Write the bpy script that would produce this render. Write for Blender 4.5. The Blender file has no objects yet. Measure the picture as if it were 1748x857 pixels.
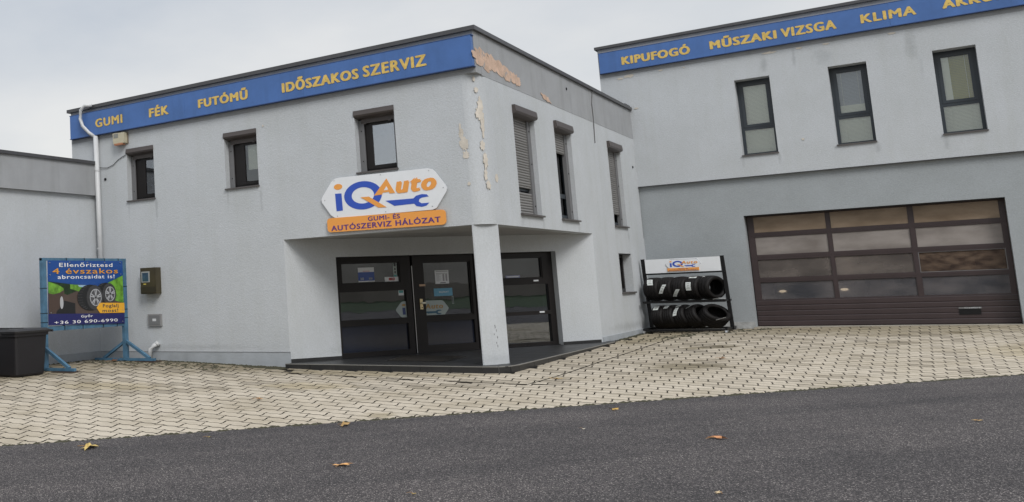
import bpy, bmesh, math, random
from mathutils import Vector, Matrix
random.seed(7)
sc = bpy.context.scene
COL = sc.collection

# ------------------------------------------------------------------ camera
cam_d = bpy.data.cameras.new("camera")
cam = bpy.data.objects.new("camera", cam_d); COL.objects.link(cam)
R = [[0.776522, 0.628839, -0.039696], [-0.108391, 0.071254, -0.991551], [-0.620697, 0.774264, 0.123491]]
right, down, fwd = [Vector(r).normalized() for r in R]
m = Matrix((right, -down, -fwd)).transposed().to_4x4()
m.translation = Vector((0, 0, 1.6))
cam.matrix_world = m
cam_d.sensor_width = 36.0
cam_d.lens = 36.0 * 1644.97 / 1748.0
cam_d.shift_x = (874.0 - 258.76) / 1748.0          # the lens is shifted: the picture is a crop from the right of its axis
cam_d.shift_y = -(428.5 - 303.71) / 1748.0
cam_d.clip_end = 3000; cam_d.clip_start = 0.05
sc.camera = cam

# ------------------------------------------------------------------ sky, sun, exposure (soft overcast day)
SUN_EL, SUN_AZ = math.radians(42), math.radians(128)  # azimuth clockwise from +Y
w = bpy.data.worlds.new("World"); sc.world = w; w.use_nodes = True
nt = w.node_tree; N = nt.nodes; L = nt.links
bg = N["Background"]; bg.inputs[1].default_value = 0.1
sky = N.new("ShaderNodeTexSky"); sky.sky_type = 'NISHITA'; sky.sun_disc = False
sky.sun_elevation = SUN_EL; sky.sun_rotation = SUN_AZ; sky.air_density = 1.2; sky.dust_density = 2.0
tc = N.new("ShaderNodeTexCoord")
mp = N.new("ShaderNodeMapping"); mp.inputs['Scale'].default_value = (1.0, 1.0, 2.6); mp.inputs['Location'].default_value = (0.35, 0.2, 0.1)
L.new(tc.outputs['Generated'], mp.inputs[0])
nz = N.new("ShaderNodeTexNoise"); nz.inputs['Scale'].default_value = 1.9; nz.inputs['Detail'].default_value = 7; nz.inputs['Roughness'].default_value = 0.52
L.new(mp.outputs[0], nz.inputs['Vector'])
cr = N.new("ShaderNodeValToRGB")
cr.color_ramp.elements[0].position = 0.36; cr.color_ramp.elements[0].color = (4.4, 4.75, 5.25, 1)
cr.color_ramp.elements[1].position = 0.66; cr.color_ramp.elements[1].color = (6.2, 6.25, 6.3, 1)
L.new(nz.outputs['Fac'], cr.inputs[0])
sx = N.new("ShaderNodeSeparateXYZ"); L.new(tc.outputs['Generated'], sx.inputs[0])
zr = N.new("ShaderNodeValToRGB")           # overcast: pale warm rim near the horizon, brighter towards the zenith
e = zr.color_ramp.elements
e[0].position = 0.0; e[0].color = (1.16, 1.12, 1.06, 1)
e[1].position = 1.0; e[1].color = (2.3, 2.3, 2.3, 1)
a_ = zr.color_ramp.elements.new(0.3); a_.color = (1.0, 1.0, 1.0, 1)
b_ = zr.color_ramp.elements.new(0.42); b_.color = (1.08, 1.08, 1.08, 1)
L.new(sx.outputs['Z'], zr.inputs[0])
mu = N.new("ShaderNodeMixRGB"); mu.blend_type = 'MULTIPLY'; mu.inputs[0].default_value = 1
L.new(cr.outputs[0], mu.inputs[1]); L.new(zr.outputs[0], mu.inputs[2])
mx = N.new("ShaderNodeMixRGB"); mx.inputs[0].default_value = 0.9
L.new(sky.outputs[0], mx.inputs[1]); L.new(mu.outputs[0], mx.inputs[2])
L.new(mx.outputs[0], bg.inputs[0])

sun_d = bpy.data.lights.new("sun", 'SUN'); sun = bpy.data.objects.new("sun", sun_d); COL.objects.link(sun)
sun_d.energy = 1.5; sun_d.angle = math.radians(22); sun_d.color = (1.0, 0.97, 0.93)
sd = Vector((math.sin(SUN_AZ) * math.cos(SUN_EL), math.cos(SUN_AZ) * math.cos(SUN_EL), math.sin(SUN_EL)))
sun.rotation_euler = sd.to_track_quat('Z', 'Y').to_euler()

sc.view_settings.view_transform = 'Standard'; sc.view_settings.look = 'None'
sc.view_settings.exposure = 0.33; sc.view_settings.gamma = 1.0
sc.cycles.max_bounces = 8; sc.cycles.transparent_max_bounces = 12

# ------------------------------------------------------------------ materials
MATS = {}
def mat(name, col, rough=0.7, metal=0.0, var=0.0, vscale=3.0, bump=0.0, bscale=60.0, island=0.0, spec=0.5, streak=0.0, coat=0.0, fine=0.0):
    """Principled material: base colour with slow mottling, vertical streaks, fine grain and relief."""
    if name in MATS: return MATS[name]
    M = bpy.data.materials.new(name); M.use_nodes = True; n = M.node_tree.nodes; l = M.node_tree.links
    p = n["Principled BSDF"]; p.inputs['Roughness'].default_value = rough; p.inputs['Metallic'].default_value = metal
    p.inputs['Specular IOR Level'].default_value = spec; p.inputs['Coat Weight'].default_value = coat
    t = n.new("ShaderNodeTexCoord")
    cur = None
    def mul(fac_out, lo, hi, p0=0.3, p1=0.7):
        nonlocal cur
        r = n.new("ShaderNodeValToRGB"); r.color_ramp.elements[0].position = p0; r.color_ramp.elements[1].position = p1
        r.color_ramp.elements[0].color = (lo, lo, lo * 0.985, 1); r.color_ramp.elements[1].color = (hi, hi, hi, 1)
        l.new(fac_out, r.inputs[0])
        mm = n.new("ShaderNodeMixRGB"); mm.blend_type = 'MULTIPLY'; mm.inputs[0].default_value = 1
        if cur is None: mm.inputs[1].default_value = (*col, 1)
        else: l.new(cur, mm.inputs[1])
        l.new(r.outputs[0], mm.inputs[2]); cur = mm.outputs[0]
    if var:
        a = n.new("ShaderNodeTexNoise"); a.inputs['Scale'].default_value = vscale; a.inputs['Detail'].default_value = 6; a.inputs['Roughness'].default_value = 0.6
        l.new(t.outputs['Object'], a.inputs['Vector']); mul(a.outputs['Fac'], 1 - var, 1 + var * 0.4)
    if streak:
        q = n.new("ShaderNodeMapping"); q.inputs['Scale'].default_value = (2.2, 2.2, 0.16); l.new(t.outputs['Object'], q.inputs[0])
        a = n.new("ShaderNodeTexNoise"); a.inputs['Scale'].default_value = 1.7; a.inputs['Detail'].default_value = 5
        l.new(q.outputs[0], a.inputs['Vector']); mul(a.outputs['Fac'], 1 - streak, 1.0, 0.28, 0.5)
    if fine:
        a = n.new("ShaderNodeTexNoise"); a.inputs['Scale'].default_value = bscale * 0.8; a.inputs['Detail'].default_value = 3
        l.new(t.outputs['Object'], a.inputs['Vector']); mul(a.outputs['Fac'], 1 - fine, 1 + fine)
    if island:
        g = n.new("ShaderNodeNewGeometry"); mul(g.outputs['Random Per Island'], 1 - island, 1 + island, 0.0, 1.0)
    if cur is None: p.inputs['Base Color'].default_value = (*col, 1)
    else: l.new(cur, p.inputs['Base Color'])
    if bump:
        a = n.new("ShaderNodeTexNoise"); a.inputs['Scale'].default_value = bscale; a.inputs['Detail'].default_value = 5; a.inputs['Roughness'].default_value = 0.65
        l.new(t.outputs['Object'], a.inputs['Vector'])
        b = n.new("ShaderNodeBump"); b.inputs['Strength'].default_value = bump; b.inputs['Distance'].default_value = 0.02
        l.new(a.outputs['Fac'], b.inputs['Height']); l.new(b.outputs[0], p.inputs['Normal'])
    MATS[name] = M; return M

def glass(name, tint=(0.75, 0.8, 0.8), rough=0.0, base=0.12):
    """Flat window glass: clear body, mirror reflection growing with the angle, slightly wavy."""
    if name in MATS: return MATS[name]
    M = bpy.data.materials.new(name); M.use_nodes = True; n = M.node_tree.nodes; l = M.node_tree.links
    n.remove(n["Principled BSDF"]); o = n["Material Output"]
    tr = n.new("ShaderNodeBsdfTransparent"); tr.inputs[0].default_value = (*tint, 1)
    gl = n.new("ShaderNodeBsdfGlossy"); gl.inputs['Roughness'].default_value = rough; gl.inputs[0].default_value = (0.95, 0.97, 1, 1)
    lw = n.new("ShaderNodeFresnel"); lw.inputs[0].default_value = 1.5
    ad = n.new("ShaderNodeMath"); ad.operation = 'ADD'; ad.inputs[1].default_value = base; l.new(lw.outputs[0], ad.inputs[0]); ad.use_clamp = True
    ms = n.new("ShaderNodeMixShader"); l.new(ad.outputs[0], ms.inputs[0]); l.new(tr.outputs[0], ms.inputs[1]); l.new(gl.outputs[0], ms.inputs[2])
    t = n.new("ShaderNodeTexCoord"); a = n.new("ShaderNodeTexNoise"); a.inputs['Scale'].default_value = 1.6; l.new(t.outputs['Object'], a.inputs['Vector'])
    b = n.new("ShaderNodeBump"); b.inputs['Strength'].default_value = 0.03; b.inputs['Distance'].default_value = 0.03
    l.new(a.outputs['Fac'], b.inputs['Height']); l.new(b.outputs[0], gl.inputs['Normal'])
    l.new(ms.outputs[0], o.inputs[0]); MATS[name] = M; return M

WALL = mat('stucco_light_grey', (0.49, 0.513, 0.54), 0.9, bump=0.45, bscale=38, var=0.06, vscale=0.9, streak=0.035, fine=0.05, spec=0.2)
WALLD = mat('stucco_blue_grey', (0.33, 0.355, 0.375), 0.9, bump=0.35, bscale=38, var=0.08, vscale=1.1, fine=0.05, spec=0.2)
BAND = mat('stucco_parapet_grey', (0.335, 0.345, 0.36), 0.9, bump=0.3, bscale=38, var=0.10, vscale=1.6, streak=0.10, spec=0.2)
PLINTH = mat('plinth_paint', (0.36, 0.385, 0.41), 0.85, bump=0.25, bscale=30, var=0.16, vscale=2.5, spec=0.2)
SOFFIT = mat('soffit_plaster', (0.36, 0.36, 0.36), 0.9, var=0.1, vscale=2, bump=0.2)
CHIP = mat('bare_plaster', (0.62, 0.57, 0.50), 0.95, var=0.2, vscale=5, bump=0.4)
CHIPP = mat('bare_render_peach', (0.60, 0.43, 0.33), 0.95, var=0.25, vscale=5, bump=0.5)
def remnants(M, col, scale, lo, hi):
    n = M.node_tree.nodes; l = M.node_tree.links; p = n["Principled BSDF"]; src = p.inputs['Base Color'].links[0].from_socket
    g = n.new("ShaderNodeNewGeometry"); a = n.new("ShaderNodeTexNoise"); a.inputs['Scale'].default_value = scale; a.inputs['Detail'].default_value = 6; a.inputs['Roughness'].default_value = .65; l.new(g.outputs['Position'], a.inputs['Vector'])
    mr = n.new("ShaderNodeMapRange"); mr.inputs['From Min'].default_value = lo; mr.inputs['From Max'].default_value = hi; l.new(a.outputs['Fac'], mr.inputs['Value'])
    m_ = n.new("ShaderNodeMixRGB"); m_.inputs[2].default_value = (*col, 1); l.new(mr.outputs[0], m_.inputs[0]); l.new(src, m_.inputs[1]); l.new(m_.outputs[0], p.inputs['Base Color'])
remnants(CHIPP, (.34, .32, .31), 4.5, .585, .60)
def stains(M, spots):
    """drip marks and grime with their own outline at fixed places (x, y, z, rx, ry, rz, strength)"""
    n = M.node_tree.nodes; l = M.node_tree.links; p = n["Principled BSDF"]; c = p.inputs['Base Color'].links[0].from_socket
    g = n.new("ShaderNodeNewGeometry"); a = n.new("ShaderNodeTexNoise"); a.inputs['Scale'].default_value = 6; a.inputs['Detail'].default_value = 5; l.new(g.outputs['Position'], a.inputs['Vector'])
    for x, y, z, rx, ry, rz, k in spots:
        q = n.new("ShaderNodeMapping"); q.inputs['Location'].default_value = (-x / rx, -y / ry, -z / rz); q.inputs['Scale'].default_value = (1 / rx, 1 / ry, 1 / rz); l.new(g.outputs['Position'], q.inputs[0])
        ln = n.new("ShaderNodeVectorMath"); ln.operation = 'LENGTH'; l.new(q.outputs[0], ln.inputs[0])
        ad = n.new("ShaderNodeMath"); ad.operation = 'MULTIPLY_ADD'; ad.inputs[1].default_value = 1.2; l.new(a.outputs['Fac'], ad.inputs[0]); l.new(ln.outputs['Value'], ad.inputs[2])
        mr = n.new("ShaderNodeMapRange"); mr.interpolation_type = 'SMOOTHSTEP'; mr.inputs['From Min'].default_value = .6; mr.inputs['From Max'].default_value = 1.6; mr.inputs['To Min'].default_value = 1 - k; mr.inputs['To Max'].default_value = 1; l.new(ad.outputs[0], mr.inputs['Value'])
        m_ = n.new("ShaderNodeMixRGB"); m_.blend_type = 'MULTIPLY'; m_.inputs[0].default_value = 1; l.new(c, m_.inputs[1]); l.new(mr.outputs[0], m_.inputs[2]); c = m_.outputs[0]
    l.new(c, p.inputs['Base Color'])
stains(WALL, [(-14.62, 18.38, 3.75, .06, .3, .42, .22), (-15.5, 18.38, 3.8, .04, .3, .3, .15), (-12.5, 18.38, 3.8, .05, .3, .35, .14), (-11.6, 18.38, 3.7, .05, .3, .4, .16), (-9.2, 18.38, 3.9, .03, .3, .2, .1),
              (-6.53, 20.4, 2.9, .3, .15, .3, .14), (-6.53, 21.8, 2.85, .3, .12, .3, .14), (-6.53, 24.5, 2.8, .3, .12, .35, .14), (-6.53, 29.3, 2.8, .3, .15, .3, .16), (-6.53, 28.4, .35, .3, 2.6, .16, .18),
              (-3.05, 31.0, 7.35, .13, .4, .32, .22), (-2.35, 31.0, 7.4, .06, .4, .36, .22), (-1.7, 31.0, 7.3, .3, .4, .34, .16), (.15, 31.0, 7.25, .18, .4, .5, .18), (.3, 31.0, 6.6, .06, .4, .4, .1), (-.8, 31.0, 4.7, .1, .4, .2, .2), (.58, 31.0, 4.65, .08, .4, .25, .16), (-2.95, 31.0, 4.7, .06, .4, .25, .16), (-3.8, 31.0, 4.7, .05, .4, .2, .12),
              (-13.5, 18.38, .42, 2.4, .3, .10, .14), (-10.4, 19.6, .3, .5, .6, .2, .12), (-6.6, 18.6, .2, .4, .4, .12, .12)])
CAP = mat('cap_metal', (0.085, 0.085, 0.09), 0.45, metal=0.3, var=0.15)
FRAMEB = mat('brown_black_frame', (0.013, 0.011, 0.011), 0.42, var=0.15, spec=.3)
FRAMEG = mat('anthracite_frame', (0.033, 0.042, 0.052), 0.35, var=0.1)
GUIDE = mat('shutter_guide_grey', (0.17, 0.17, 0.175), 0.45, metal=0.2)
SHBOX = mat('shutter_box_brown', (0.072, 0.060, 0.057), 0.45, var=0.1)
SLAT = mat('shutter_slat_grey', (0.20, 0.195, 0.19), 0.5, island=0.1)
SILL = mat('sill_brown', (0.09, 0.082, 0.08), 0.5, var=0.2)
BLUE = mat('sign_blue', (0.062, 0.150, 0.395), 0.45, var=0.16, vscale=1.6, streak=.12)
GOLD = mat('sign_gold_lettering', (0.70, 0.49, 0.13), 0.5, var=0.25, vscale=14)
GOLDE = mat('sign_letter_edge', (0.03, 0.025, 0.03), 0.6)
WHITE = mat('board_white', (0.74, 0.76, 0.79), 0.35, var=0.04)
LBLUE = mat('logo_blue', (0.030, 0.085, 0.45), 0.4)
ORANGE = mat('logo_orange', (0.78, 0.33, 0.07), 0.4)
PURPLE = mat('logo_purple', (0.10, 0.035, 0.19), 0.5)
BLACK = mat('black_steel', (0.008, 0.008, 0.009), 0.4, spec=.3)
RUBBER = mat('tyre_rubber', (0.007, 0.006, 0.006), 0.65, bump=0.3, bscale=45, spec=.25)
STEEL = mat('galvanised', (0.45, 0.45, 0.45), 0.35, metal=0.9)
PVC = mat('white_pipe', (0.55, 0.56, 0.57), 0.45, var=0.06)
TILE = mat('black_tile', (0.022, 0.022, 0.023), 0.45, var=0.25, vscale=4, island=0.12)
TILEG = mat('tile_grout', (0.16, 0.16, 0.155), 0.9)
DOORP = mat('garage_panel_brown', (0.046, 0.031, 0.032), 0.42, var=0.18, vscale=2.2)
GLASS = glass('window_glass', (.95, .97, .96), base=.03)
GLASSD = glass('door_glass', (0.60, 0.63, 0.66), base=0.12)
BLIND = mat('blind_cream', (0.86, 0.85, 0.75), 0.7)
BLINDB = mat('blind_blue_grey', (0.42, 0.44, 0.50), 0.7)
CURT = mat('curtain_olive', (0.42, 0.39, 0.13), 0.8, var=0.1)
PAPER = mat('paper', (0.62, 0.64, 0.66), 0.6)
INK = mat('ink', (0.06, 0.06, 0.07), 0.6)
ROOM = mat('room_wall', (0.20, 0.19, 0.18), 0.9)
DIRT = mat('moss_dirt', (0.055, 0.052, 0.030), 1.0, var=0.4, vscale=14, bump=0.8, bscale=40)

# ------------------------------------------------------------------ helpers
class Fr:
    """A wall frame: u along the wall, v up, w out of the wall."""
    def __init__(s, o, u, n): s.o = Vector(o); s.u = Vector(u).normalized(); s.n = Vector(n).normalized(); s.z = Vector((0, 0, 1))
    def p(s, u, v, w=0.0): return s.o + s.u * u + s.z * v + s.n * w
YA, XB, YC = 18.384, -6.53, 31.026
FA = Fr((0, YA, 0), (1, 0, 0), (0, -1, 0))
FB = Fr((XB, 0, 0), (0, 1, 0), (1, 0, 0))
FC = Fr((0, YC, 0), (1, 0, 0), (0, -1, 0))
P0 = Vector((-11.079, YA, 0)); UD = Vector((4.549, 7.226, 0)).normalized()
FD = Fr(P0, UD, (UD.y, -UD.x, 0))
XD = -16.6
FW = Fr((XD, 0, 0), (0, 1, 0), (1, 0, 0))

def new(name, bm, material, parent=None, smooth=False):
    me = bpy.data.meshes.new(name)
    bmesh.ops.recalc_face_normals(bm, faces=bm.faces)
    bm.to_mesh(me); bm.free()
    for k in (material if isinstance(material, (list, tuple)) else [material]): me.materials.append(k)
    if smooth:
        for p in me.polygons: p.use_smooth = True
    o = bpy.data.objects.new(name, me); COL.objects.link(o)
    if parent: o.parent = parent
    return o
def tag(o, label=None, cat=None, group=None, kind=None):
    if label: o['label'] = label
    if cat: o['category'] = cat
    if group: o['group'] = group
    if kind: o['kind'] = kind
    return o
def thing(name, label, cat, loc=(0, 0, 0), group=None):
    o = bpy.data.objects.new(name, None); COL.objects.link(o); o.location = loc; o.empty_display_size = 0.2
    return tag(o, label, cat, group)
def rel(o, parent):
    """parent while keeping world coordinates of an object built in place"""
    o.parent = parent; o.matrix_parent_inverse = Matrix.Translation(-parent.location) if parent.type == 'EMPTY' else Matrix.Identity(4); return o

def hexa(bm, pts):
    v = [bm.verts.new(p) for p in pts]
    for f in ((0, 1, 2, 3), (7, 6, 5, 4), (0, 4, 5, 1), (1, 5, 6, 2), (2, 6, 7, 3), (3, 7, 4, 0)): bm.faces.new([v[i] for i in f])
def fbox(bm, F, u0, u1, v0, v1, w0, w1):
    hexa(bm, [F.p(u0, v0, w0), F.p(u1, v0, w0), F.p(u1, v1, w0), F.p(u0, v1, w0), F.p(u0, v0, w1), F.p(u1, v0, w1), F.p(u1, v1, w1), F.p(u0, v1, w1)])
def box(bm, x0, x1, y0, y1, z0, z1):
    hexa(bm, [Vector(p) for p in ((x0, y0, z0), (x1, y0, z0), (x1, y1, z0), (x0, y1, z0), (x0, y0, z1), (x1, y0, z1), (x1, y1, z1), (x0, y1, z1))])
def tube(bm, pts, r, n=10, closed=False):
    pts = [Vector(p) for p in pts]; rings = []
    for i, p in enumerate(pts):
        if i == 0: d = pts[1] - p
        elif i == len(pts) - 1: d = p - pts[i - 1]
        else: d = (pts[i + 1] - p).normalized() + (p - pts[i - 1]).normalized()
        d.normalize(); a = d.orthogonal() if abs(d.z) > 0.9 else d.cross(Vector((0, 0, 1))); a.normalize()
        if i and a.dot(pa) < 0: a = -a
        pa = a; b = d.cross(a)
        rings.append([bm.verts.new(p + (a * math.cos(t) + b * math.sin(t)) * r) for t in [2 * math.pi * k / n for k in range(n)]])
    for i in range(len(rings) - 1):
        for k in range(n): bm.faces.new((rings[i][k], rings[i][(k + 1) % n], rings[i + 1][(k + 1) % n], rings[i + 1][k]))
    bm.faces.new(rings[0]); bm.faces.new(list(reversed(rings[-1])))
def bar(bm, a, b, wd, dp, up=(0, 0, 1)):
    """square tube from a to b"""
    a = Vector(a); b = Vector(b); d = (b - a).normalized(); up = Vector(up)
    if abs(d.dot(up)) > 0.95: up = Vector((1, 0, 0))
    s = d.cross(up).normalized(); t = s.cross(d)
    q = [s * wd / 2 + t * dp / 2, s * wd / 2 - t * dp / 2, -s * wd / 2 - t * dp / 2, -s * wd / 2 + t * dp / 2]
    hexa(bm, [a + k for k in q] + [b + k for k in q])
def poly(bm, F, pts, w0, w1=None):
    """flat polygon (u, v) on a frame; with w1 it is a slab"""
    a = [bm.verts.new(F.p(u, v, w0)) for u, v in pts]
    if w1 is None: bm.faces.new(a); return
    b = [bm.verts.new(F.p(u, v, w1)) for u, v in pts]
    bm.faces.new(a); bm.faces.new(list(reversed(b)))
    for i in range(len(a)): j = (i + 1) % len(a); bm.faces.new((a[i], a[j], b[j], b[i]))
def wall(bm, F, u0, u1, v0, v1, holes=(), t=0.3, w=0.0):
    """a wall of thickness t with rectangular openings, front at w"""
    us = sorted({u0, u1, *[min(max(h[i], u0), u1) for h in holes for i in (0, 1)]})
    vs = sorted({v0, v1, *[min(max(h[i], v0), v1) for h in holes for i in (2, 3)]})
    cell = lambda i, j: not any(h[0] - 1e-6 <= us[i] and us[i + 1] <= h[1] + 1e-6 and h[2] - 1e-6 <= vs[j] and vs[j + 1] <= h[3] + 1e-6 for h in holes)
    nu, nv = len(us) - 1, len(vs) - 1
    V = {}
    def vt(i, j, k):
        if (i, j, k) not in V: V[(i, j, k)] = bm.verts.new(F.p(us[i], vs[j], w if k == 0 else w - t))
        return V[(i, j, k)]
    solid = {(i, j) for i in range(nu) for j in range(nv) if cell(i, j)}
    for i, j in solid:
        bm.faces.new([vt(i, j, 0), vt(i + 1, j, 0), vt(i + 1, j + 1, 0), vt(i, j + 1, 0)])
        bm.faces.new([vt(i, j + 1, 1), vt(i + 1, j + 1, 1), vt(i + 1, j, 1), vt(i, j, 1)])
        for di, dj, a, b in ((-1, 0, (0, 0), (0, 1)), (1, 0, (1, 0), (1, 1)), (0, -1, (0, 0), (1, 0)), (0, 1, (0, 1), (1, 1))):
            if (i + di, j + dj) not in solid:
                bm.faces.new([vt(i + a[0], j + a[1], 0), vt(i + b[0], j + b[1], 0), vt(i + b[0], j + b[1], 1), vt(i + a[0], j + a[1], 1)])
def text(name, s, F, u0, u1, v0, v1, w0, material, parent=None, depth=0.006, bold=0.02, shear=0.0, slope=0.0, edge=None):
    """lettering fitted to a rectangle on a frame"""
    c = bpy.data.curves.new(name, 'FONT'); c.body = s; c.size = 1; c.shear = shear; c.extrude = 0.5; c.resolution_u = 3
    c.space_character = 1.10 + bold
    o = bpy.data.objects.new(name, c); COL.objects.link(o)
    dg = bpy.context.evaluated_depsgraph_get(); me = bpy.data.meshes.new_from_object(o.evaluated_get(dg))
    bpy.data.objects.remove(o); me.name = name
    xs = [v.co.x for v in me.vertices]; ys = [v.co.y for v in me.vertices]; x0, x1, y0, y1 = min(xs), max(xs), min(ys), max(ys)
    pad = bold * (v1 - v0) * 1.5; u0 += pad; u1 -= pad; pz = bold * (v1 - v0) * .6; v0 += pz; v1 -= pz
    for v in me.vertices:
        a = (v.co.x - x0) / (x1 - x0); b = (v.co.y - y0) / (y1 - y0)
        v.co = F.p(u0 + (u1 - u0) * a, v0 + (v1 - v0) * b + slope * a, w0 + (depth if v.co.z > 0 else 0))
    bm = bmesh.new(); bm.from_mesh(me); src = bm.verts[:], bm.faces[:]; hh = (v1 - v0)
    for k, (dx, dz) in enumerate(((-1, .5), (1, -.5), (-.5, -.7), (.5, .7))):   # a heavier weight: the glyph again, shifted by a stroke's fraction
        cp = bmesh.ops.duplicate(bm, geom=src[1])
        for v in cp['geom']:
            if isinstance(v, bmesh.types.BMVert): v.co += F.u * (dx * bold * hh * 1.5) + F.z * (dz * bold * hh * .9) + F.n * (.0005 * (k + 1))
    bm.to_mesh(me); bm.free()
    me.materials.clear(); me.materials.append(material)
    if edge:
        me.materials.append(edge)
        for p in me.polygons:
            if abs(p.normal.dot(F.n)) < 0.5: p.material_index = 1
    o = bpy.data.objects.new(name, me); COL.objects.link(o)
    if parent: rel(o, parent)
    return o

# ground heights measured round the building
CP = [(-14.7, 18.4, .105), (-16.4, 18.2, .14), (-16.5, 16.5, .15), (-16.4, 14, .11), (-14.9, 14.3, .06), (-13, 18.4, .05), (-11, 18.3, -.03), (-9, 18, -.045), (-6.3, 18, -.05),
      (-6.2, 21.5, 0), (-6.3, 25.7, .05), (-6.4, 30.5, .07), (-4.5, 30, .075), (-3.9, 31.1, .16), (-1, 31.1, .155), (1.5, 31.1, .15), (4, 31, .15), (-2, 28, .1), (1, 28, .1), (4, 28, .1),
      (-8.4, 7.6, 0), (-6.5, 10, 0), (-4.4, 12.7, 0), (-1.9, 15.8, 0), (.8, 18.9, 0), (3, 21.5, 0), (-10, 13, .01), (-12, 10, .02), (-3, 22, .02), (0, 24, .04)]
def gz(x, y):
    s = 0.02; z = 0.0
    for a, b, c in CP:
        k = math.exp(-((x - a) ** 2 + ((y - b) * .7) ** 2) / (2 * 1.3 ** 2)); s += k; z += k * c
    return z / s

# ------------------------------------------------------------------ ground, asphalt, paving
bm = bmesh.new(); S = 600
vs = [bm.verts.new(p) for p in ((-S, -S, -.22), (S, -S, -.22), (S, S, -.22), (-S, S, -.22))]; bm.faces.new(vs)
tag(new('ground', bm, mat('ground_soil', (0.10, 0.11, 0.06), 1, var=0.3, vscale=.4)), kind='structure')

EA = Vector((-8.44, 7.59, 0)); ED = (Vector((.84, 18.87, 0)) - EA).normalized(); EN = Vector((ED.y, -ED.x, 0))   # EN points to the road
def sheet(name, t0, t1, s0, s1, step_near, material, dz):
    bm = bmesh.new(); ss = []; s = s0
    while s < s1: ss.append(s); s += ((.16 if name == 'asphalt_road' else .6) if -6 < s < 26 else 4)
    ts = []; t = t0
    while t < t1: ts.append(t); t += (step_near if t < 30 else 6)
    ts.append(t1); grid = {}
    for i, a in enumerate(ss):
        for j, b in enumerate(ts):
            p = EA + ED * a + (EN * (b if b > t0 else random.uniform(-.016, .008)) if name == 'asphalt_road' else -EN * b); p.z = gz(p.x, p.y) + dz
            grid[i, j] = bm.verts.new(p)
    for i in range(len(ss) - 1):
        for j in range(len(ts) - 1): bm.faces.new((grid[i, j], grid[i + 1, j], grid[i + 1, j + 1], grid[i, j + 1]))
    return tag(new(name, bm, material, smooth=True), kind='structure')

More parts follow.
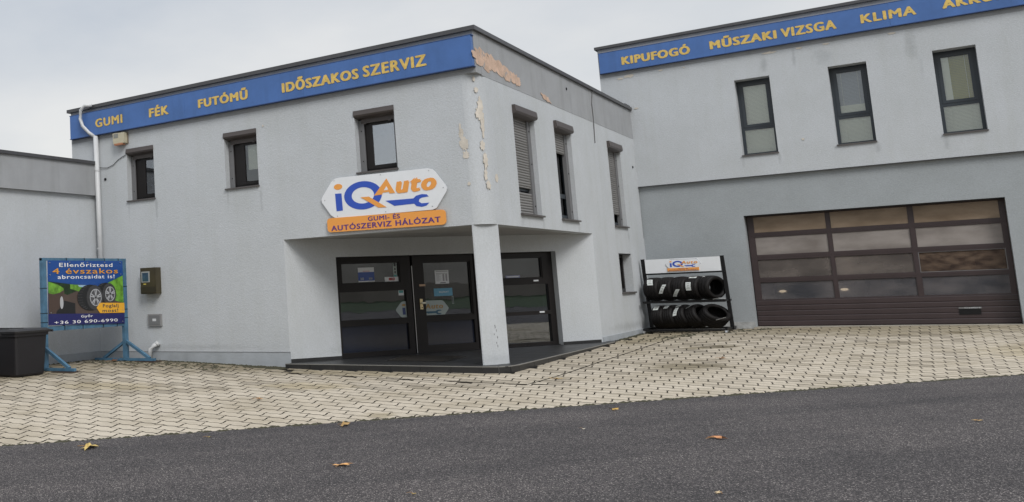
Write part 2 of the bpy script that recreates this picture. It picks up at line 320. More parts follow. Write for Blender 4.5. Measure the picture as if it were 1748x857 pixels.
def asphalt_mat():
    M = bpy.data.materials.new('asphalt'); M.use_nodes = True; n = M.node_tree.nodes; l = M.node_tree.links
    p = n["Principled BSDF"]; p.inputs['Roughness'].default_value = 0.85; p.inputs['Specular IOR Level'].default_value = 0.3
    t = n.new("ShaderNodeTexCoord")
    v = n.new("ShaderNodeTexVoronoi"); v.inputs['Scale'].default_value = 130; l.new(t.outputs['Object'], v.inputs['Vector'])
    sp = n.new("ShaderNodeSeparateColor"); l.new(v.outputs['Color'], sp.inputs[0])
    r = n.new("ShaderNodeValToRGB"); e = r.color_ramp.elements
    e[0].position = 0.0; e[0].color = (0.018, 0.017, 0.0175, 1); e[1].position = 1.0; e[1].color = (0.46, 0.43, 0.40, 1)
    for q, c in ((.5, (0.048, 0.0445, 0.0455, 1)), (.8, (0.095, 0.086, 0.086, 1)), (.93, (0.19, 0.175, 0.17, 1))): k = e.new(q); k.color = c
    l.new(sp.outputs[0], r.inputs[0])
    a = n.new("ShaderNodeTexNoise"); a.inputs['Scale'].default_value = .55; a.inputs['Detail'].default_value = 7; a.inputs['Roughness'].default_value = .6; l.new(t.outputs['Object'], a.inputs['Vector'])
    r2 = n.new("ShaderNodeValToRGB"); r2.color_ramp.elements[0].position = .3; r2.color_ramp.elements[0].color = (.74, .74, .76, 1); r2.color_ramp.elements[1].position = .68; r2.color_ramp.elements[1].color = (1.08, 1.06, 1.06, 1)
    l.new(a.outputs['Fac'], r2.inputs[0])
    m1 = n.new("ShaderNodeMixRGB"); m1.blend_type = 'MULTIPLY'; m1.inputs[0].default_value = 1; l.new(r.outputs[0], m1.inputs[1]); l.new(r2.outputs[0], m1.inputs[2])
    # worn lanes that run with the road, and darker scuffs
    q = n.new("ShaderNodeMapping"); q.inputs['Rotation'].default_value = (0, 0, -math.atan2(ED.y, ED.x)); q.inputs['Scale'].default_value = (1, 1, 1); l.new(t.outputs['Object'], q.inputs[0])
    q2 = n.new("ShaderNodeMapping"); q2.inputs['Scale'].default_value = (.12, 1.1, 1); l.new(q.outputs[0], q2.inputs[0])
    a2 = n.new("ShaderNodeTexNoise"); a2.inputs['Scale'].default_value = 1.0; a2.inputs['Detail'].default_value = 5; l.new(q2.outputs[0], a2.inputs['Vector'])
    r3 = n.new("ShaderNodeValToRGB"); r3.color_ramp.elements[0].position = .32; r3.color_ramp.elements[0].color = (.70, .70, .71, 1); r3.color_ramp.elements[1].position = .62; r3.color_ramp.elements[1].color = (1.12, 1.10, 1.08, 1); l.new(a2.outputs['Fac'], r3.inputs[0])
    m2 = n.new("ShaderNodeMixRGB"); m2.blend_type = 'MULTIPLY'; m2.inputs[0].default_value = 1; l.new(m1.outputs[0], m2.inputs[1]); l.new(r3.outputs[0], m2.inputs[2])
    q3 = n.new("ShaderNodeMapping"); q3.inputs['Scale'].default_value = (1.2, 5, 1); l.new(q.outputs[0], q3.inputs[0])
    a3 = n.new("ShaderNodeTexNoise"); a3.inputs['Scale'].default_value = 1.3; a3.inputs['Detail'].default_value = 8; a3.inputs['Roughness'].default_value = .7; l.new(q3.outputs[0], a3.inputs['Vector'])
    r4 = n.new("ShaderNodeValToRGB"); r4.color_ramp.elements[0].position = .30; r4.color_ramp.elements[0].color = (.55, .55, .56, 1); r4.color_ramp.elements[1].position = .40; r4.color_ramp.elements[1].color = (1, 1, 1, 1); l.new(a3.outputs['Fac'], r4.inputs[0])
    m3 = n.new("ShaderNodeMixRGB"); m3.blend_type = 'MULTIPLY'; m3.inputs[0].default_value = 1; l.new(m2.outputs[0], m3.inputs[1]); l.new(r4.outputs[0], m3.inputs[2])
    l.new(m3.outputs[0], p.inputs['Base Color'])
    b = n.new("ShaderNodeBump"); b.inputs['Strength'].default_value = .7; b.inputs['Distance'].default_value = .008
    l.new(v.outputs['Distance'], b.inputs['Height']); l.new(b.outputs[0], p.inputs['Normal'])
    return M
road = sheet('asphalt_road', 0.0, 60, -60, 90, .8, asphalt_mat(), .003)
JOINT = mat('joint_sand', (0.030, 0.024, 0.016), 1, var=.35, vscale=3)
paving = sheet('paving', 0.0, 46, -30, 60, .8, JOINT, -.028)

# paving stones: a lattice of interlocking wavy stones, laid by a plane map (lattice -> ground)
HM = [[0.219332, 0.221712, -7.282895], [0.329197, -0.255959, 18.519998], [0.001111, 0.021959, 1.370191]]
def lat(i, j):
    x, y, q = [r[0] * i + r[1] * j + r[2] for r in HM]; return (x / q, y / q)
def stone_outline(i, j):
    # local axes: r = (1,1) is a stone long, n = (.5,-.5) a course wide; origin at the joint
    def P(s, t): return (i + s + .5 * t, j + s - .5 * t)
    wv = [(.0, 0.0), (.12, -.075), (.38, .075), (.5, 0.0), (.62, -.075), (.88, .075), (1.0, 0.0)]
    g = .028; G = .047
    lower = [(s * (1 - 2 * g) + g, d + G) for s, d in wv]
    upper = [(s * (1 - 2 * g) + g, 1 + d - G) for s, d in reversed(wv)]
    rgt = [(1 - g + .045, .20), (1 - g - .005, .5), (1 - g - .055, .80)]; lft = [(g - .055, .80), (g + .005, .5), (g + .045, .20)]
    return [lat(*P(s, t)) for s, t in lower + rgt + upper + lft]
def clip(pts, a, b, c):
    """keep a*x + b*y + c >= 0"""
    out = []
    for k in range(len(pts)):
        p, q = pts[k], pts[(k + 1) % len(pts)]; dp = a * p[0] + b * p[1] + c; dq = a * q[0] + b * q[1] + c
        if dp >= 0: out.append(p)
        if dp * dq < 0: t = dp / (dp - dq); out.append((p[0] + (q[0] - p[0]) * t, p[1] + (q[1] - p[1]) * t))
    return out
def area(p): return abs(sum(p[k][0] * p[(k + 1) % len(p)][1] - p[(k + 1) % len(p)][0] * p[k][1] for k in range(len(p)))) / 2
# seam round the entrance: front line and side line
SF = (-10.9, 17.35, -5.36, 16.22)
def seam_f(x): return SF[1] + (x - SF[0]) * (SF[3] - SF[1]) / (SF[2] - SF[0])
sm = (SF[3] - SF[1]) / (SF[2] - SF[0]); SX = -5.35
def in_strip(x, y): return x < SX and y > seam_f(x) and x > -10.9
STONES = []
for zone in (0, 1):
    off = (0, 0) if zone == 0 else (.43, .21)
    for i in range(-45, 75):
        for j in range(-30, 14):
            if zone == 1: ol = [(x + .11, y + .13) for x, y in stone_outline(i, j)]
            else: ol = stone_outline(i, j)
            cx = sum(p[0] for p in ol) / len(ol); cy = sum(p[1] for p in ol) / len(ol)
            if not (-17.2 < cx < 6.5 and 3.5 < cy < 31.6): continue
            if ((Vector((cx, cy, 0)) - EA).dot(EN)) > .35: continue
            if cx < XB + .1 and cy > 18.7: continue
            if -11.1 < cx < -6.4 and cy > 18.25: continue
            a0 = area(ol)
            ol = clip(ol, -EN.x, -EN.y, EN.dot(EA) + .0)
            if zone == 1:
                ol = clip(ol, -1, 0, SX - .012) if ol else ol
                ol = clip(ol, -sm, 1, -(SF[1] - sm * SF[0]) - .02) if ol else ol
                if cx < -11.2 or not ol: continue
                if cx < -10.9 and cy < 18: continue
            else:
                if in_strip(cx, cy) and cx < SX - .3 and cy > seam_f(cx) + .5: continue
                if cx > -10.9:
                    if cy < seam_f(min(cx, SX)) + .0 and cx < SX + .4: ol = clip(ol, sm, -1, (SF[1] - sm * SF[0]) - .05) if ol else ol
                    elif cx < SX + .8: ol = clip(ol, 1, 0, -SX - .03) if ol else ol
            if len(ol) < 3 or area(ol) < a0 * .05: continue
            STONES.append((ol, cx, cy))
def pav_mat():
    M = bpy.data.materials.new('paving_concrete'); M.use_nodes = True; n = M.node_tree.nodes; l = M.node_tree.links
    p = n["Principled BSDF"]; p.inputs['Roughness'].default_value = .9; p.inputs['Specular IOR Level'].default_value = .25
    t = n.new("ShaderNodeNewGeometry")
    def noise(sc_, d=4, r=.6):
        a = n.new("ShaderNodeTexNoise"); a.inputs['Scale'].default_value = sc_; a.inputs['Detail'].default_value = d; a.inputs['Roughness'].default_value = r; l.new(t.outputs['Position'], a.inputs['Vector']); return a.outputs['Fac']
    def ramp(f, c0, c1, p0, p1):
        r = n.new("ShaderNodeValToRGB"); r.color_ramp.elements[0].position = p0; r.color_ramp.elements[0].color = (*c0, 1); r.color_ramp.elements[1].position = p1; r.color_ramp.elements[1].color = (*c1, 1); l.new(f, r.inputs[0]); return r.outputs[0]
    def mulc(a, b):
        m_ = n.new("ShaderNodeMixRGB"); m_.blend_type = 'MULTIPLY'; m_.inputs[0].default_value = 1; l.new(a, m_.inputs[1]); l.new(b, m_.inputs[2]); return m_.outputs[0]
    def stain(f, k):
        mr = n.new("ShaderNodeMapRange"); mr.inputs['From Min'].default_value = 1.2; mr.inputs['From Max'].default_value = 2.0; mr.interpolation_type = 'SMOOTHSTEP'; l.new(f, mr.inputs['Value'])
        return ramp(mr.outputs[0], (1 - k, (1 - k) * .97, (1 - k) * .86), (1, 1, 1), 0, 1)
    c = ramp(t.outputs['Random Per Island'], (.30, .262, .208), (.44, .388, .312), 0, .35)
    c = mulc(c, ramp(noise(.7, 6), (.80, .78, .73), (1.06, 1.06, 1.06), .30, .55))
    c = mulc(c, ramp(noise(70, 2), (.84, .84, .84), (1.12, 1.12, 1.12), .3, .7))
    c = mulc(c, ramp(noise(3.2, 5), (.88, .88, .87), (1.05, 1.05, 1.05), .35, .6))
    # worn oil stains: dark patches with their own outline
    for sx_, sy_, rx_, ry_, st_ in ((-13.6, 18.4, 3.8, 2.4, .42), (-9, 17.6, 2.6, .7, .2), (-1.5, 31, 4.8, 3.6, .30), (-5.9, 28, 1.0, 3.6, .25), (-16.0, 14.8, 2.2, 3.6, .36), (-12, 13.5, 1.2, .8, .12), (-8.6, 14.8, 1.0, .8, .12), (1.6, 23.5, 1.3, 2.2, .12), (-3.6, 19.6, .85, .75, .45), (-3.85, 24.6, .38, .6, .55), (-4.3, 24.2, .3, .4, .35), (-5.72, 11.6, .28, .3, .3), (.32, 28.4, .35, .5, .4)):
        q = n.new("ShaderNodeMapping"); q.vector_type = 'POINT'; q.inputs['Location'].default_value = (-sx_ / rx_, -sy_ / ry_, 0); q.inputs['Scale'].default_value = (1 / rx_, 1 / ry_, 0); l.new(t.outputs['Position'], q.inputs[0])
        g = n.new("ShaderNodeVectorMath"); g.operation = 'LENGTH'; l.new(q.outputs[0], g.inputs[0])
        ad = n.new("ShaderNodeMath"); ad.operation = 'MULTIPLY_ADD'; ad.inputs[1].default_value = 1.6; l.new(noise(3.5, 5), ad.inputs[0]); l.new(g.outputs['Value'], ad.inputs[2])
        c = mulc(c, ramp(ad.outputs[0], (1 - st_, (1 - st_) * .97, (1 - st_) * .85), (1, 1, 1), 1.05 / 2, 2.05 / 2)) if 0 else mulc(c, stain(ad.outputs[0], st_))
    l.new(c, p.inputs['Base Color'])
    b = n.new("ShaderNodeBump"); b.inputs['Strength'].default_value = .4; b.inputs['Distance'].default_value = .005; l.new(noise(90, 3), b.inputs['Height']); l.new(b.outputs[0], p.inputs['Normal'])
    return M
PAV = pav_mat()
def stone_bm(bm, ol, ox, oy, oz):
    jit = random.uniform(-.0015, .0015)
    if area(ol) < 1e-4: return
    top = [bm.verts.new((x - ox, y - oy, gz(x, y) + jit - oz)) for x, y in ol]
    bot = [bm.verts.new((v.co.x, v.co.y, v.co.z - .05)) for v in top]
    bm.faces.new(top)
    for k in range(len(ol)): q = (k + 1) % len(ol); bm.faces.new((top[k], bot[k], bot[q], top[q])).material_index = 1
camxy = Vector((0, 0))
def vis(x, y):
    d = Vector((x, y, -1.6)); c = [Vector(r).dot(d) for r in R]
    if c[2] <= 0: return False
    px = 258.76 + 1645 * c[0] / c[2]; py = 303.7 + 1645 * c[1] / c[2]; return -30 < px < 1780 and py < 900
STONES.sort(key=lambda s: (not vis(s[1], s[2]), s[1] ** 2 + s[2] ** 2))
for ol, cx, cy in STONES[:300]:
    b_ = bmesh.new(); z0 = gz(cx, cy); stone_bm(b_, ol, cx, cy, z0)
    o = new('paving_stone', b_, [PAV, JOINT], paving); o.location = (cx, cy, z0)
b_ = bmesh.new()
for ol, cx, cy in STONES[300:]: stone_bm(b_, ol, 0, 0, 0)
o = new('paving_stone_field', b_, [PAV, JOINT], paving); o['kind'] = 'stuff'
print('stones', len(STONES))

# ------------------------------------------------------------------ office building (front)
office = thing('office_building', 'light grey two-storey office building with peeling corner and dark glass entrance', 'building', (-11, 24, 0))
def part(name, bm, material, parent=None, smooth=False, root=None):
    o = new(name, bm, material, smooth=smooth); rel(o, root or office); return o
W_A = [(-15.52, -14.65, 4.03, 5.345), (-12.535, -11.64, 4.03, 5.335), (-9.19, -8.285, 4.03, 5.345)]
W_B = [(20.34, 21.74, 3.03, 5.33), (23.18, 24.50, 3.03, 5.33), (27.91, 29.26, 3.03, 5.33), (28.0, 29.35, 1.24, 2.29)]
ARC = 8; RX, RY = .30, .50
bm = bmesh.new()
wall(bm, FA, -17.4, -11.079, -.3, 2.757, W_A)            # left of the entrance, down to the ground
wall(bm, FA, -17.4, XB - RX, 2.757, 5.72, W_A)
part('front_wall', bm, WALL)
bm = bmesh.new()
wall(bm, FB, YA + RY, YC + .05, 2.757, 5.72, W_B)
wall(bm, FB, 25.61, YC + .2, -.3, 2.757, W_B)
part('side_wall', bm, WALL)
bm = bmesh.new()                                          # rounded corner between them
ring = []
for k in range(ARC + 1):
    a = math.pi / 2 * k / ARC; x = XB - RX + RX * math.sin(a); y = YA + RY - RY * math.cos(a)
    ring.append((bm.verts.new((x, y, 2.757)), bm.verts.new((x, y, 5.72))))
for k in range(ARC): bm.faces.new((ring[k][0], ring[k + 1][0], ring[k + 1][1], ring[k][1]))
part('corner_wall', bm, WALL, smooth=True)
bm = bmesh.new(); fbox(bm, FA, -17.4, XB, 5.72, 6.56, -.3, .004); part('parapet_front', bm, BAND)
bm = bmesh.new(); fbox(bm, FB, YA + .3, YC + .02, 5.70, 6.56, -.3, .004); part('parapet_side', bm, BAND)
bm = bmesh.new(); box(bm, -17.4, -17.1, YA + .3, YC, -.3, 6.56); part('end_wall', bm, WALL)
bm = bmesh.new(); fbox(bm, FA, -17.49, XB + .06, 6.56, 6.645, -.42, .07); part('parapet_cap', bm, CAP)
bm = bmesh.new(); fbox(bm, FB, YA + .42, YC - .02, 6.56, 6.643, -.42, .06); fbox(bm, FB, YC - .62, YC - .05, 6.645, 6.70, -.5, .02); part('parapet_cap', bm, CAP)
bm = bmesh.new(); box(bm, -17.1, XB - .3, YA + .3, 33, 6.30, 6.38); part('roof', bm, CAP)
bm = bmesh.new(); poly(bm, Fr((0, 0, 0), (1, 0, 0), (0, 0, 1)), [(0, 0)] * 0 or [(0, 0), (1, 0), (0, 1)], 0) if 0 else None
v = [bm.verts.new(p) for p in ((-11.06, YA + .02, 2.76), (XB - RX, YA + .02, 2.76), (XB - .02, YA + RY, 2.76), (XB - .02, 25.6, 2.76))]; bm.faces.new(v)
part('soffit', bm, SOFFIT)
DOOR = (1.27, 7.35, .06, 2.345)
bm = bmesh.new(); wall(bm, FD, 0.0, 8.54, .08, 2.757, [DOOR], t=.26); part('entrance_wall', bm, WALL)
bm = bmesh.new()
fbox(bm, FD, .02, 1.27, .08, .16, 0, .012); fbox(bm, FD, 7.35, 8.50, .08, .15, 0, .012)
for u in (.45, .9, 7.9): fbox(bm, FD, u - .004, u + .004, .08, .15, .012, .0135)
part('skirting_tiles', bm, TILE)
# plinths
bm = bmesh.new(); fbox(bm, FA, XD, -11.06, -.3, .305, 0, .022); fbox(bm, FB, 25.63, YC + .1, -.3, .20, 0, .02); part('plinth', bm, PLINTH)
bm = bmesh.new(); fbox(bm, FA, XD, -11.06, .306, .316, 0, .026); part('plinth_groove', bm, GUIDE)
# interior, dim behind the glass
bm = bmesh.new()
box(bm, -17.0, -11.3, 27.5, 27.7, -.3, 6.3); box(bm, -17.1, XB - .3, YA + .35, 31, 2.95, 3.0)
fbox(bm, FD, 0.5, 8.4, .0, .07, -5.5, -.26); fbox(bm, FD, -3, 11.6, .08, 2.9, -5.6, -5.5); box(bm, -17.1, -7.3, 33, 33.2, -.3, 6.3)
part('inner_walls', bm, ROOM)

# ---- windows of the front wall
GLASSR = glass('coated_window_glass', (.80, .84, .86), base=.30)
def sash(F, u0, u1, v0, v1, w, frame_m, root, bars=(), wd=.07, dp=.07):
    bm = bmesh.new()
    fbox(bm, F, u0, u0 + wd, v0, v1, w - dp, w); fbox(bm, F, u1 - wd, u1, v0, v1, w - dp, w)
    fbox(bm, F, u0 + wd, u1 - wd, v0, v0 + wd, w - dp, w - .002); fbox(bm, F, u0 + wd, u1 - wd, v1 - wd, v1, w - dp, w - .002)
    for a in bars: fbox(bm, F, u0 + wd, u1 - wd, a - wd / 2, a + wd / 2, w - dp, w - .001)
    o = new('window', bm, frame_m); rel(o, root); return o
def sub(o, name, bm, material, smooth=False):
    c = new(name, bm, material, smooth=smooth); c.parent = o; return c
def blinds(F, u0, u1, v0, v1, w, n, m_, o, name='blind'):
    bm = bmesh.new(); h = (v1 - v0) / n
    for k in range(n):
        a = v0 + k * h
        hexa(bm, [F.p(u0, a, w), F.p(u1, a, w), F.p(u1, a + h * .92, w - .012), F.p(u0, a + h * .92, w - .012),
                  F.p(u0, a, w - .002), F.p(u1, a, w - .002), F.p(u1, a + h * .92, w - .014), F.p(u0, a + h * .92, w - .014)])
    return sub(o, name, bm, m_)
def shutter_box(F, u0, u1, v1, o, h=.15, out=.03, ext=.0):
    bm = bmesh.new()
    pr = [(out - .005, v1), (out, v1 - .035), (out + .012, v1 - h * .75), (out - .01, v1 - h), (-.10, v1 - h - .035), (-.18, v1 - h - .03), (-.18, v1)]
    a = [bm.verts.new(F.p(u0 - .01, v, w_)) for w_, v in pr]; b = [bm.verts.new(F.p(u1 + ext, v, w_)) for w_, v in pr]
    bm.faces.new(a); bm.faces.new(list(reversed(b)))
    for k in range(len(pr)): q = (k + 1) % len(pr); bm.faces.new((a[k], a[q], b[q], b[k]))
    sub(o, 'shutter_box', bm, SHBOX)
for n_, (u0, u1, v0, v1) in enumerate(W_A):
    o = sash(FA, u0 + .03, u1 - .03, v0 + .03, v1 - .19, -.22, FRAMEB, office, wd=.075)
    o['label'] = ('small upper window under the alarm box, its glass dark', 'small upper window with white venetian blind', 'small upper window above the logo sign, glass reflecting sky')[n_]
    bm = bmesh.new()   # opening sash
    a, b, c, d = u0 + (.36, .35, .22)[n_], u1 - .045, v0 + .075, v1 - .25
    fbox(bm, FA, u0 + .105, a, c, d, -.245, -.212); fbox(bm, FA, a, a + .07, c, d, -.24, -.205); fbox(bm, FA, b - .07, b, c, d, -.24, -.205); fbox(bm, FA, a + .07, b - .07, c, c + .07, -.24, -.207); fbox(bm, FA, a + .07, b - .07, d - .07, d, -.24, -.207)
    sub(o, 'opening_sash', bm, FRAMEB)
    bm = bmesh.new(); fbox(bm, FA, a + .07, b - .07, c + .07, d - .07, -.232, -.227); sub(o, 'pane', bm, (GLASSD, GLASS, GLASSR)[n_])
    bm = bmesh.new(); fbox(bm, FA, u0 + .001, u0 + .13, v0 + .03, v1 - .19, -.2, -.17); fbox(bm, FA, u1 - .075, u1 - .001, v0 + .03, v1 - .19, -.2, -.13); sub(o, 'guide_rail', bm, GUIDE)
    bm = bmesh.new()
    for zz in (v0 + .25, v1 - .42): tube(bm, [FA.p(u0 + .07, zz, -.17), FA.p(u0 + .07, zz, -.162)], .012, 8)
    sub(o, 'rail_screw', bm, BLACK)
    bm = bmesh.new(); fbox(bm, FA, u0 + .076, u1 - .076, v1 - .265, v1 - .16, -.175, -.155)
    for uu in (u0 + .17, u1 - .17): fbox(bm, FA, uu - .03, uu + .03, v1 - .285, v1 - .262, -.15, -.12)
    sub(o, 'shutter_end_slat', bm, SHBOX)
    shutter_box(FA, u0, u1, v1, o, h=.13, out=.02)
    bm = bmesh.new(); fbox(bm, FA, u0 - .015, u1 + .015, v0 - .028, v0 + .006, -.25, .045); sub(o, 'sill', bm, SILL)
    if n_ == 1: blinds(FA, a + .1, b + .02, v0 + .42, d - .03, -.30, 22, BLIND, o)
    if n_ == 0:
        bm = bmesh.new(); fbox(bm, FA, a + .2, b, d - .28, d, -.32, -.31); sub(o, 'blind', bm, BLIND)
    bm = bmesh.new(); fbox(bm, FA, u0 - .05, u1 + .05, v0 - .1, v1 + .1, -1.6, -1.5); sub(o, 'room_backing', bm, ROOM)
# ---- windows of the side wall with roller shutters
def slats(F, u0, u1, v0, v1, w, o, name='roller_shutter', m_=None, h=.058):
    bm = bmesh.new(); z = v1
    while z > v0 + .01:
        a = max(v0, z - h); mid = (a + z) / 2
        pts = [(w - .012, z), (w, z - .006), (w + .006, mid), (w, a + .010), (w - .012, a + .004)]
        A_ = [bm.verts.new(F.p(u0, v, q)) for q, v in pts]; B_ = [bm.verts.new(F.p(u1, v, q)) for q, v in pts]
        for k in range(4): bm.faces.new((A_[k], A_[k + 1], B_[k + 1], B_[k]))
        bm.faces.new((A_[4], A_[0], B_[0], B_[4])); z = a
    return sub(o, name, bm, m_ or SLAT)
for n_, (u0, u1, v0, v1) in enumerate(W_B[:3]):
    o = sash(FB, u0 + .03, u1 - .03, v0 + .03, v1 - .19, -.19, FRAMEG, office, bars=(3.62,), wd=.10, dp=.06)
    o['label'] = ('tall narrow window nearest the corner, roller shutter closed', 'middle tall narrow window, roller shutter a quarter down', 'tall narrow window farthest from the corner, shutter nearly down')[n_]
    bm = bmesh.new(); fbox(bm, FB, u0 + .13, u1 - .13, v0 + .13, v1 - .29, -.232, -.227); sub(o, 'pane', bm, GLASS)
    bm = bmesh.new(); fbox(bm, FB, u0 + .001, u0 + .07, v0 + .03, v1 - .19, -.18, -.10); fbox(bm, FB, u1 - .20, u1 - .001, v0 + .03, v1 - .19, -.185, -.10); sub(o, 'guide_rail', bm, GUIDE)
    bm = bmesh.new()
    for zz in (v0 + .22, (v0 + v1) / 2, v1 - .42): tube(bm, [FB.p(u1 - .10, zz, -.10), FB.p(u1 - .10, zz, -.088)], .018, 8)
    sub(o, 'rail_screw', bm, BLACK)
    if n_ == 0: slats(FB, u0 + .07, u1 - .2, 3.62, v1 - .16, -.13, o); slats(FB, u0 + .07, u1 - .2, v0 + .01, 3.52, -.13, o, 'lower_roller_shutter')
    if n_ == 1: slats(FB, u0 + .07, u1 - .2, 4.62, v1 - .16, -.13, o)
    if n_ == 2: slats(FB, u0 + .07, u1 - .2, 3.36, v1 - .16, -.13, o)
    shutter_box(FB, u0, u1, v1, o, h=.17, out=.07, ext=.03)
    bm = bmesh.new(); fbox(bm, FB, u0 - .03, u1 + .03, v0 - .03, v0 + .006, -.25, .06); sub(o, 'sill', bm, SILL)
    bm = bmesh.new(); fbox(bm, FB, u0 - .05, u1 + .05, v0 - .1, v1 + .1, -1.6, -1.5); sub(o, 'room_backing', bm, ROOM)
u0, u1, v0, v1 = W_B[3]
o = sash(FB, u0, u1, v0, v1, -.22, FRAMEB, office, wd=.1, dp=.08); o['label'] = 'small low window by the tyre rack'
bm = bmesh.new(); fbox(bm, FB, u0 + .1, u1 - .1, v0 + .1, v1 - .1, -.27, -.265); sub(o, 'pane', bm, GLASSD)
bm = bmesh.new(); fbox(bm, FB, u0 - .03, u1 + .05, v0 - .035, v0 + .005, -.2, .05); sub(o, 'sill', bm, SILL)
bm = bmesh.new(); fbox(bm, FB, u0 + .005, u0 + .03, v0 + .0, v1 - .005, -.2, -.004); fbox(bm, FB, u0 + .031, u1 - .005, v1 - .022, v1 - .004, -.2, -.006); sub(o, 'reveal_trim', bm, FRAMEB)

# ---- entrance glazing (frame plane 0.15 behind the wall face)
def members(F, outer, cuts, w0, w1):
    """a flat frame with rectangular glass openings"""
    bm = bmesh.new(); wall(bm, F, outer[0], outer[1], outer[2], outer[3], cuts, t=w1 - w0, w=w1); return bm
PL = [(1.47, 3.01, 1.73, 2.21), (1.40, 3.14, .925, 1.55), (1.40, 3.14, .20, .79)]
PD = [(3.63, 4.95, .92, 2.18), (3.63, 4.95, .26, .80)]
PR = [(5.32, 7.04, 1.71, 2.22), (5.25, 7.18, .92, 1.56), (5.25, 7.18, .17, .83)]
panel_l = part('entrance_side_panel', members(FD, (1.27, 3.29, .08, 2.345), PL, -.24, -.15), FRAMEB); panel_l['label'] = 'dark framed glass panel left of the door with notices'
door = part('entrance_door', members(FD, (3.35, 5.03, .10, 2.33), PD, -.23, -.145), FRAMEB); door['label'] = 'dark framed glass entrance door with brass handle plate'
panel_r = part('entrance_side_panel', members(FD, (5.06, 7.348, .08, 2.345), PR, -.24, -.15), FRAMEB); panel_r['label'] = 'dark framed glass panel right of the column'
for o, ps in ((panel_l, PL), (door, PD), (panel_r, PR)):
    for a, b, c, d in ps:
        bm = bmesh.new(); fbox(bm, FD, a, b, c, d, -.205, -.199)
        p = new('pane', bm, mat('navy_glass_panel', (.016, .020, .034), .12, spec=.6, var=.2, vscale=1.5) if (d < .85 and o is not panel_r) else GLASSD); p.parent = o; p.matrix_parent_inverse = o.matrix_parent_inverse.inverted() if 0 else Matrix.Identity(4)
    for a, b, c, d in ps[:1]:
        bm = bmesh.new()   # glazing bead
        g_ = .025
        fbox(bm, FD, a, a + g_, c, d, -.198, -.165); fbox(bm, FD, b - g_, b, c, d, -.198, -.165); fbox(bm, FD, a + g_, b - g_, c, c + g_, -.198, -.166); fbox(bm, FD, a + g_, b - g_, d - g_, d, -.198, -.166)
        p = new('glazing_bead', bm, FRAMEB); p.parent = o
def fix(o):   # sub-parts are built in world coordinates: bring them under their part
    for c in o.children: c.matrix_parent_inverse = Matrix.Identity(4)
bm = bmesh.new(); fbox(bm, FD, 3.315, 3.332, .10, 2.1, -.16, -.138); q = new('weather_strip', bm, STEEL); q.parent = door
bm = bmesh.new(); fbox(bm, FD, 3.48, 3.555, 1.09, 1.33, -.145, -.132); q = new('handle_plate', bm, mat('brass', (.75, .62, .36), .3, metal=.6)); q.parent = door
bm = bmesh.new(); tube(bm, [FD.p(3.52, 1.235, -.132), FD.p(3.52, 1.235, -.085), FD.p(3.60, 1.235, -.08)], .022, 8); q = new('door_knob', bm, mat('ivory_knob', (.78, .74, .6), .3)); q.parent = door
bm = bmesh.new(); tube(bm, [FD.p(3.525, 1.13, -.132), FD.p(3.525, 1.13, -.128)], .014, 8); q = new('keyhole', bm, BLACK); q.parent = door
bm = bmesh.new(); fbox(bm, FD, 3.50, 3.66, 1.62, 1.665, -.144, -.14); q = new('door_sticker', bm, mat('sticker_tan', (.5, .33, .22), .5)); q.parent = door
bm = bmesh.new(); fbox(bm, FD, 1.27, 7.35, .082, .10, -.30, -.10); part('threshold', bm, BLACK)
bm = bmesh.new()
for a_, v_ in ((6.75, 1.63), (6.85, .87)): fbox(bm, FD, a_, a_ + .14, v_, v_ + .035, -.150, -.14)
q = new('paint_splash', bm, PAPER); q.parent = panel_r

# ---- column at the corner of the entrance
bm = bmesh.new(); pts = [(XB - RX, YA)]
for k in (0, 1, 3, 5, 7, 8):
    a = math.pi / 2 * k / 8; b = .55; pts.append((XB - RX + RX * ((1 - b) * math.sin(a) + b * k / 8) - .004, YA + RY - RY * ((1 - b) * math.cos(a) + b * (1 - k / 8)) + .004))
pts = [(XB - RX - .03, YA + .004)] + pts[1:] + [(XB - .004, YA + RY + .03), (XB - RX - .03, YA + RY + .03)]
lo = [bm.verts.new((x, y, .06)) for x, y in pts]; hi = [bm.verts.new((x, y, 2.759)) for x, y in pts]
for k in range(len(pts)): q = (k + 1) % len(pts); bm.faces.new((lo[k], lo[q], hi[q], hi[k]))
bm.faces.new(lo); part('column', bm, WALL)
def ragged(F, cx, cy, rx, ry, n=18, w=.006, seed=0, rot=0, bm=None):
    rr = random.Random(seed); pts = []
    for k in range(n):
        a = 2 * math.pi * k / n; r = rr.uniform(.55, 1.0)
        x, y = rx * r * math.cos(a), ry * r * math.sin(a); pts.append((cx + x * math.cos(rot) - y * math.sin(rot), cy + x * math.sin(rot) + y * math.cos(rot)))
    poly(bm, F, pts, w - .004, w)
FCOR = Fr((XB - RX / 2 - .01, YA + RY * .12, 0), (.30, .50, 0), (.50, -.30, 0))
for n_, (x, z, rx, rz) in enumerate(((.02, .80, .010, .05), (.045, .73, .006, .03), (-.01, .66, .007, .02), (.06, .60, .008, .03), (.03, .50, .007, .025), (.05, .44, .008, .03))):
    bm = bmesh.new(); ragged(FCOR, x + .02, z, rx, rz, 12, .10, 50 + n_, bm=bm); part('scuff_mark', bm, mat('scuff_dark', (.12, .12, .12), .9))
